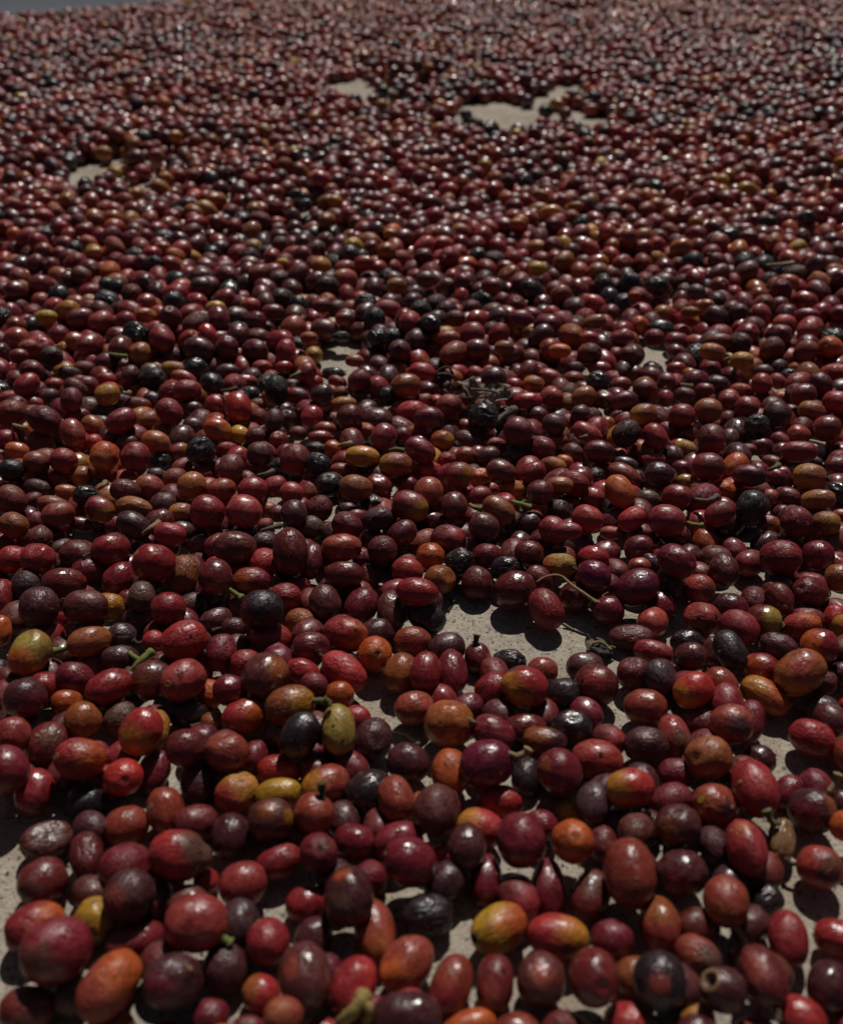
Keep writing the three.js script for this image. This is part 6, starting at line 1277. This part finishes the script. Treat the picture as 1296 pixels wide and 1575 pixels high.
twig('cherry_stalk','dark dry stalk between brick and plum cherries','greybrown',0.7,1.2,[[-21.1,15,-347.4],[-18.3,17,-345.8],[-15.6,15,-345.8]]);
twig('cherry_stalk','green tipped stalk between dull red and maroon cherries','lime',0.7,1.2,[[108.1,14,-335],[110.4,15,-331.5],[114.1,15,-330.9]]);
twig('cherry_stalk','crooked brown stalk resting on maroon and orange cherries','greybrown',0.7,1.2,[[113.8,16,-348.9],[118.1,18,-344.6],[123.6,18,-348.1]]);
twig('cherry_stalk','scruffy dark stalk on top of wine cherries at right','olive',0.7,1.2,[[149.3,18,-367.7],[151.1,20,-366.7],[155.2,19,-370.9]]);
twig('cherry_stalk','pale cream stalk lying in a dark hollow at right','cream',0.7,1.2,[[178,15,-398.6],[180.1,16,-395],[183.7,15,-394]]);
twig('cherry_stalk','short dark stalk end of a brick cherry at right of centre','olive',0.7,1.2,[[72.2,16,-398.9],[74.3,17,-398.3],[77.8,16,-402.8]]);
twig('cherry_stalk','olive stalk beside the rusty cherry near the upper bare spot','olive',0.7,1.2,[[130.1,16,-452.6],[131.9,18,-447.3],[135.1,17,-447.9]]);
twig('cherry_stalk','straw stalk bridging two amber cherries at upper right','straw',0.7,1.2,[[157.3,17,-476.8],[160.3,19,-476.6],[166.2,18,-482.5],[159.5,17,-472.3]]);
twig('cherry_stalk','pale green stalk in the dark gap at upper left','lime',0.7,1.2,[[-164.7,18,-483.3],[-159.3,19,-479.6],[-153.5,18,-479.4]]);
twig('cherry_stalk','pale dry straw lying flat at the far right','cream',0.7,1.2,[[216.1,19,-608.7],[225.8,20,-607.7],[235.7,19,-612.6]]);
twig('cherry_stalk','branching green stalk at the right end of the rusty oval cherry','lime',0.8,1.3,[[37.8,15,-348.7],[40.5,17,-343.7],[45.9,16,-342]],[[40.5,17,-343.7],[43.2,18,-344.9]],[[40.9,17,-343.2],[41,15,-340.3]]);
const HUSK_AT = [64.3,3,-270.2], CRUMB_AT = [55.1,1,-266.2], LEAF_AT = [30,17,-437.4], CURL_AT = [11.1,18,-452.7], PALE_AT = [-259.3,17,-674.2];
// a crumpled dry leaf: a thin shell with thickness, folded by noise
function leaf(w, h, fold, id) {
  const nx = 26, ny = 20, g = new THREE.PlaneGeometry(w * MM, h * MM, nx, ny), p = g.attributes.position, keep = [];
  for (let i = 0; i < p.count; i++) {
    const x = p.getX(i) / MM, y = p.getY(i) / MM, u = y / h, k = 1 - 0.75 * (2 * u) ** 2;
    p.setXYZ(i, x * (0.35 + 0.65 * k) * MM, (y + 1.5 * noise.noise(x * 0.2, y * 0.2, id)) * MM, fold * (noise.noise(x * 0.17 + id, y * 0.15, 1) * 1.5 + 0.5 * noise.noise(x * 0.5, y * 0.5 + id, 4) + 0.12 * Math.abs(x) - 0.4) * MM);
  }
  const idx = g.index.array, cell = [];
  for (let c = 0; c < idx.length; c += 6) { const v = idx[c]; if (noise.noise(p.getX(v) * 260 + id, p.getY(v) * 260, 7) < 0.33) cell.push(...idx.slice(c, c + 6)); }   // torn away here and there
  g.setIndex(cell); g.computeVertexNormals();
  const back = g.clone(), q = back.attributes.position, n = g.attributes.normal;
  for (let i = 0; i < q.count; i++) q.setXYZ(i, q.getX(i) - n.getX(i) * 0.35 * MM, q.getY(i) - n.getY(i) * 0.35 * MM, q.getZ(i) - n.getZ(i) * 0.35 * MM);
  back.setIndex([...cell].reverse()); back.computeVertexNormals();
  return mergeGeometries([g, back]);
}
function lumpy(r, squash, rough, id) {
  const g = new THREE.SphereGeometry(r * MM, 30, 22), p = g.attributes.position, v = new THREE.Vector3();
  for (let i = 0; i < p.count; i++) { v.fromBufferAttribute(p, i).divideScalar(r * MM); const k = 1 + rough * (noise.noise(v.x * 2 + id, v.y * 2, v.z * 2) * 1.2 + 0.6 * noise.noise(v.x * 5, v.y * 5 + id, v.z * 5)); p.setXYZ(i, v.x * k * r * MM, v.y * k * squash * r * MM, v.z * k * r * MM); }
  g.computeVertexNormals(); return g;
}
const leafy = (rgb) => { const m = plainMaterial(rgb, 0.8); m.side = THREE.DoubleSide; return m; };
{
  const [x, , z] = HUSK_AT, t = thing('dried_husk', 'dried black husk with papery crown lying on the bare concrete', 'husk', [x, 0, z]);
  const body = part('husk_body', lumpy(4.4, 0.62, 0.4, 3), plainMaterial([0.02, 0.016, 0.012], 0.7), t); body.position.y = 2.2 * MM;
  const crown = part('papery_crown', leaf(8, 6, 1.6, 12), leafy([0.16, 0.13, 0.08]), t); crown.position.set(-1.4 * MM, 4.6 * MM, -1.2 * MM); crown.rotation.set(-1.1, 0.2, 0.3);
  part('rim', stalk([[-4.2, 3.4, 0], [-2.5, 5.2, -1.2], [0.2, 5.6, -1.5], [2.4, 4.4, -0.6], [4, 3.2, 0.8]], 0.5, 0.6, 5), WOODY.straw, t);
  part('bristle', stalk([[2.2, 4.2, 0], [4.2, 4.4, -0.4], [5.6, 3.9, -0.2]], 0.35, 0.3, 8), WOODY.straw, t);
}
{
  const [x, , z] = CRUMB_AT, t = thing('husk_crumb', 'tiny brown crumb on concrete left of the dried black husk', 'crumb', [x, 0, z]);
  part('crumb', lumpy(1.4, 0.8, 0.5, 9), plainMaterial([0.06, 0.035, 0.025]), t).position.y = 0.9 * MM;
  part('tail', stalk([[0, 1, 0], [-1.2, 0.6, 1.2], [-2, 0.4, 1.9]], 0.3, 0.25, 2), WOODY.brown, t);
}
{
  const [x, y, z] = LEAF_AT, t = thing('dead_leaf', 'crumpled grey brown dead leaf among cherries in the middle', 'leaf', [x, y + 1.5, z]);
  const b = part('blade', leaf(27, 14, 3.6, 21), leafy([0.21, 0.165, 0.125]), t); b.rotation.set(-1.25, 0.1, -0.25);
  part('midrib', stalk([[-11, 1, -2], [-4, 2.5, 0], [5, 2, 1.5], [12, -1, 2.5]], 0.5, 0.8, 6), WOODY.greybrown, t);
}
{
  const [x, y, z] = CURL_AT, t = thing('dead_leaf', 'dark curled dead leaf standing over the crimson oval cherry', 'leaf', [x, y, z]);
  const b = part('blade', leaf(9, 12, 3.4, 33), leafy([0.05, 0.03, 0.025]), t); b.rotation.set(-0.6, 0.5, 0.4);
  part('leaf_stalk', stalk([[-5, 0, 2], [-3, 5, 0], [2, 7, -1], [5, 3, 0]], 0.5, 0.6, 4), WOODY.brown, t);
}
{
  const [x, y, z] = PALE_AT, t = thing('leaf_scrap', 'pale grey green leaf scrap among far cherries at left', 'leaf', [x, y, z]);
  part('blade', leaf(9, 17, 2.5, 41), leafy([0.30, 0.32, 0.26]), t).rotation.set(-0.7, 0.3, -0.6);
}
{
  // grit and skin crumbs on the concrete
  const g = lumpy(1000, 0.7, 0.35, 2), n = 5200, m = plainMaterial([1, 1, 1], 0.9), im = new THREE.InstancedMesh(g, m, n), m4 = new THREE.Matrix4(), q = new THREE.Quaternion(), c = new THREE.Color();
  for (let i = 0; i < n; i++) {
    const d = 110 + 1100 * rnd() * rnd(), x = (rnd() * 2 - 1) * (70 + d * 0.44), r = (0.1 + 0.32 * rnd() ** 4) * MM, k = rnd();
    q.setFromEuler(new THREE.Euler(rnd() * 0.6, rnd() * 6.28, rnd() * 0.6));
    im.setMatrixAt(i, m4.compose(new THREE.Vector3(x * MM, r * 0.3, -d * MM), q, new THREE.Vector3(r * (0.7 + rnd()), r * 0.8, r)));
    im.setColorAt(i, k < 0.5 ? c.setRGB(0.09, 0.06, 0.045) : k < 0.75 ? c.setRGB(0.03, 0.025, 0.02) : c.setRGB(0.36, 0.32, 0.26));
  }
  im.name = 'grit'; im.castShadow = im.receiveShadow = true; im.userData = { kind: 'stuff', label: 'fine dark grit and crumbs scattered over the bare concrete', category: 'grit' }; scene.add(im);
}

renderer.render(scene, camera);
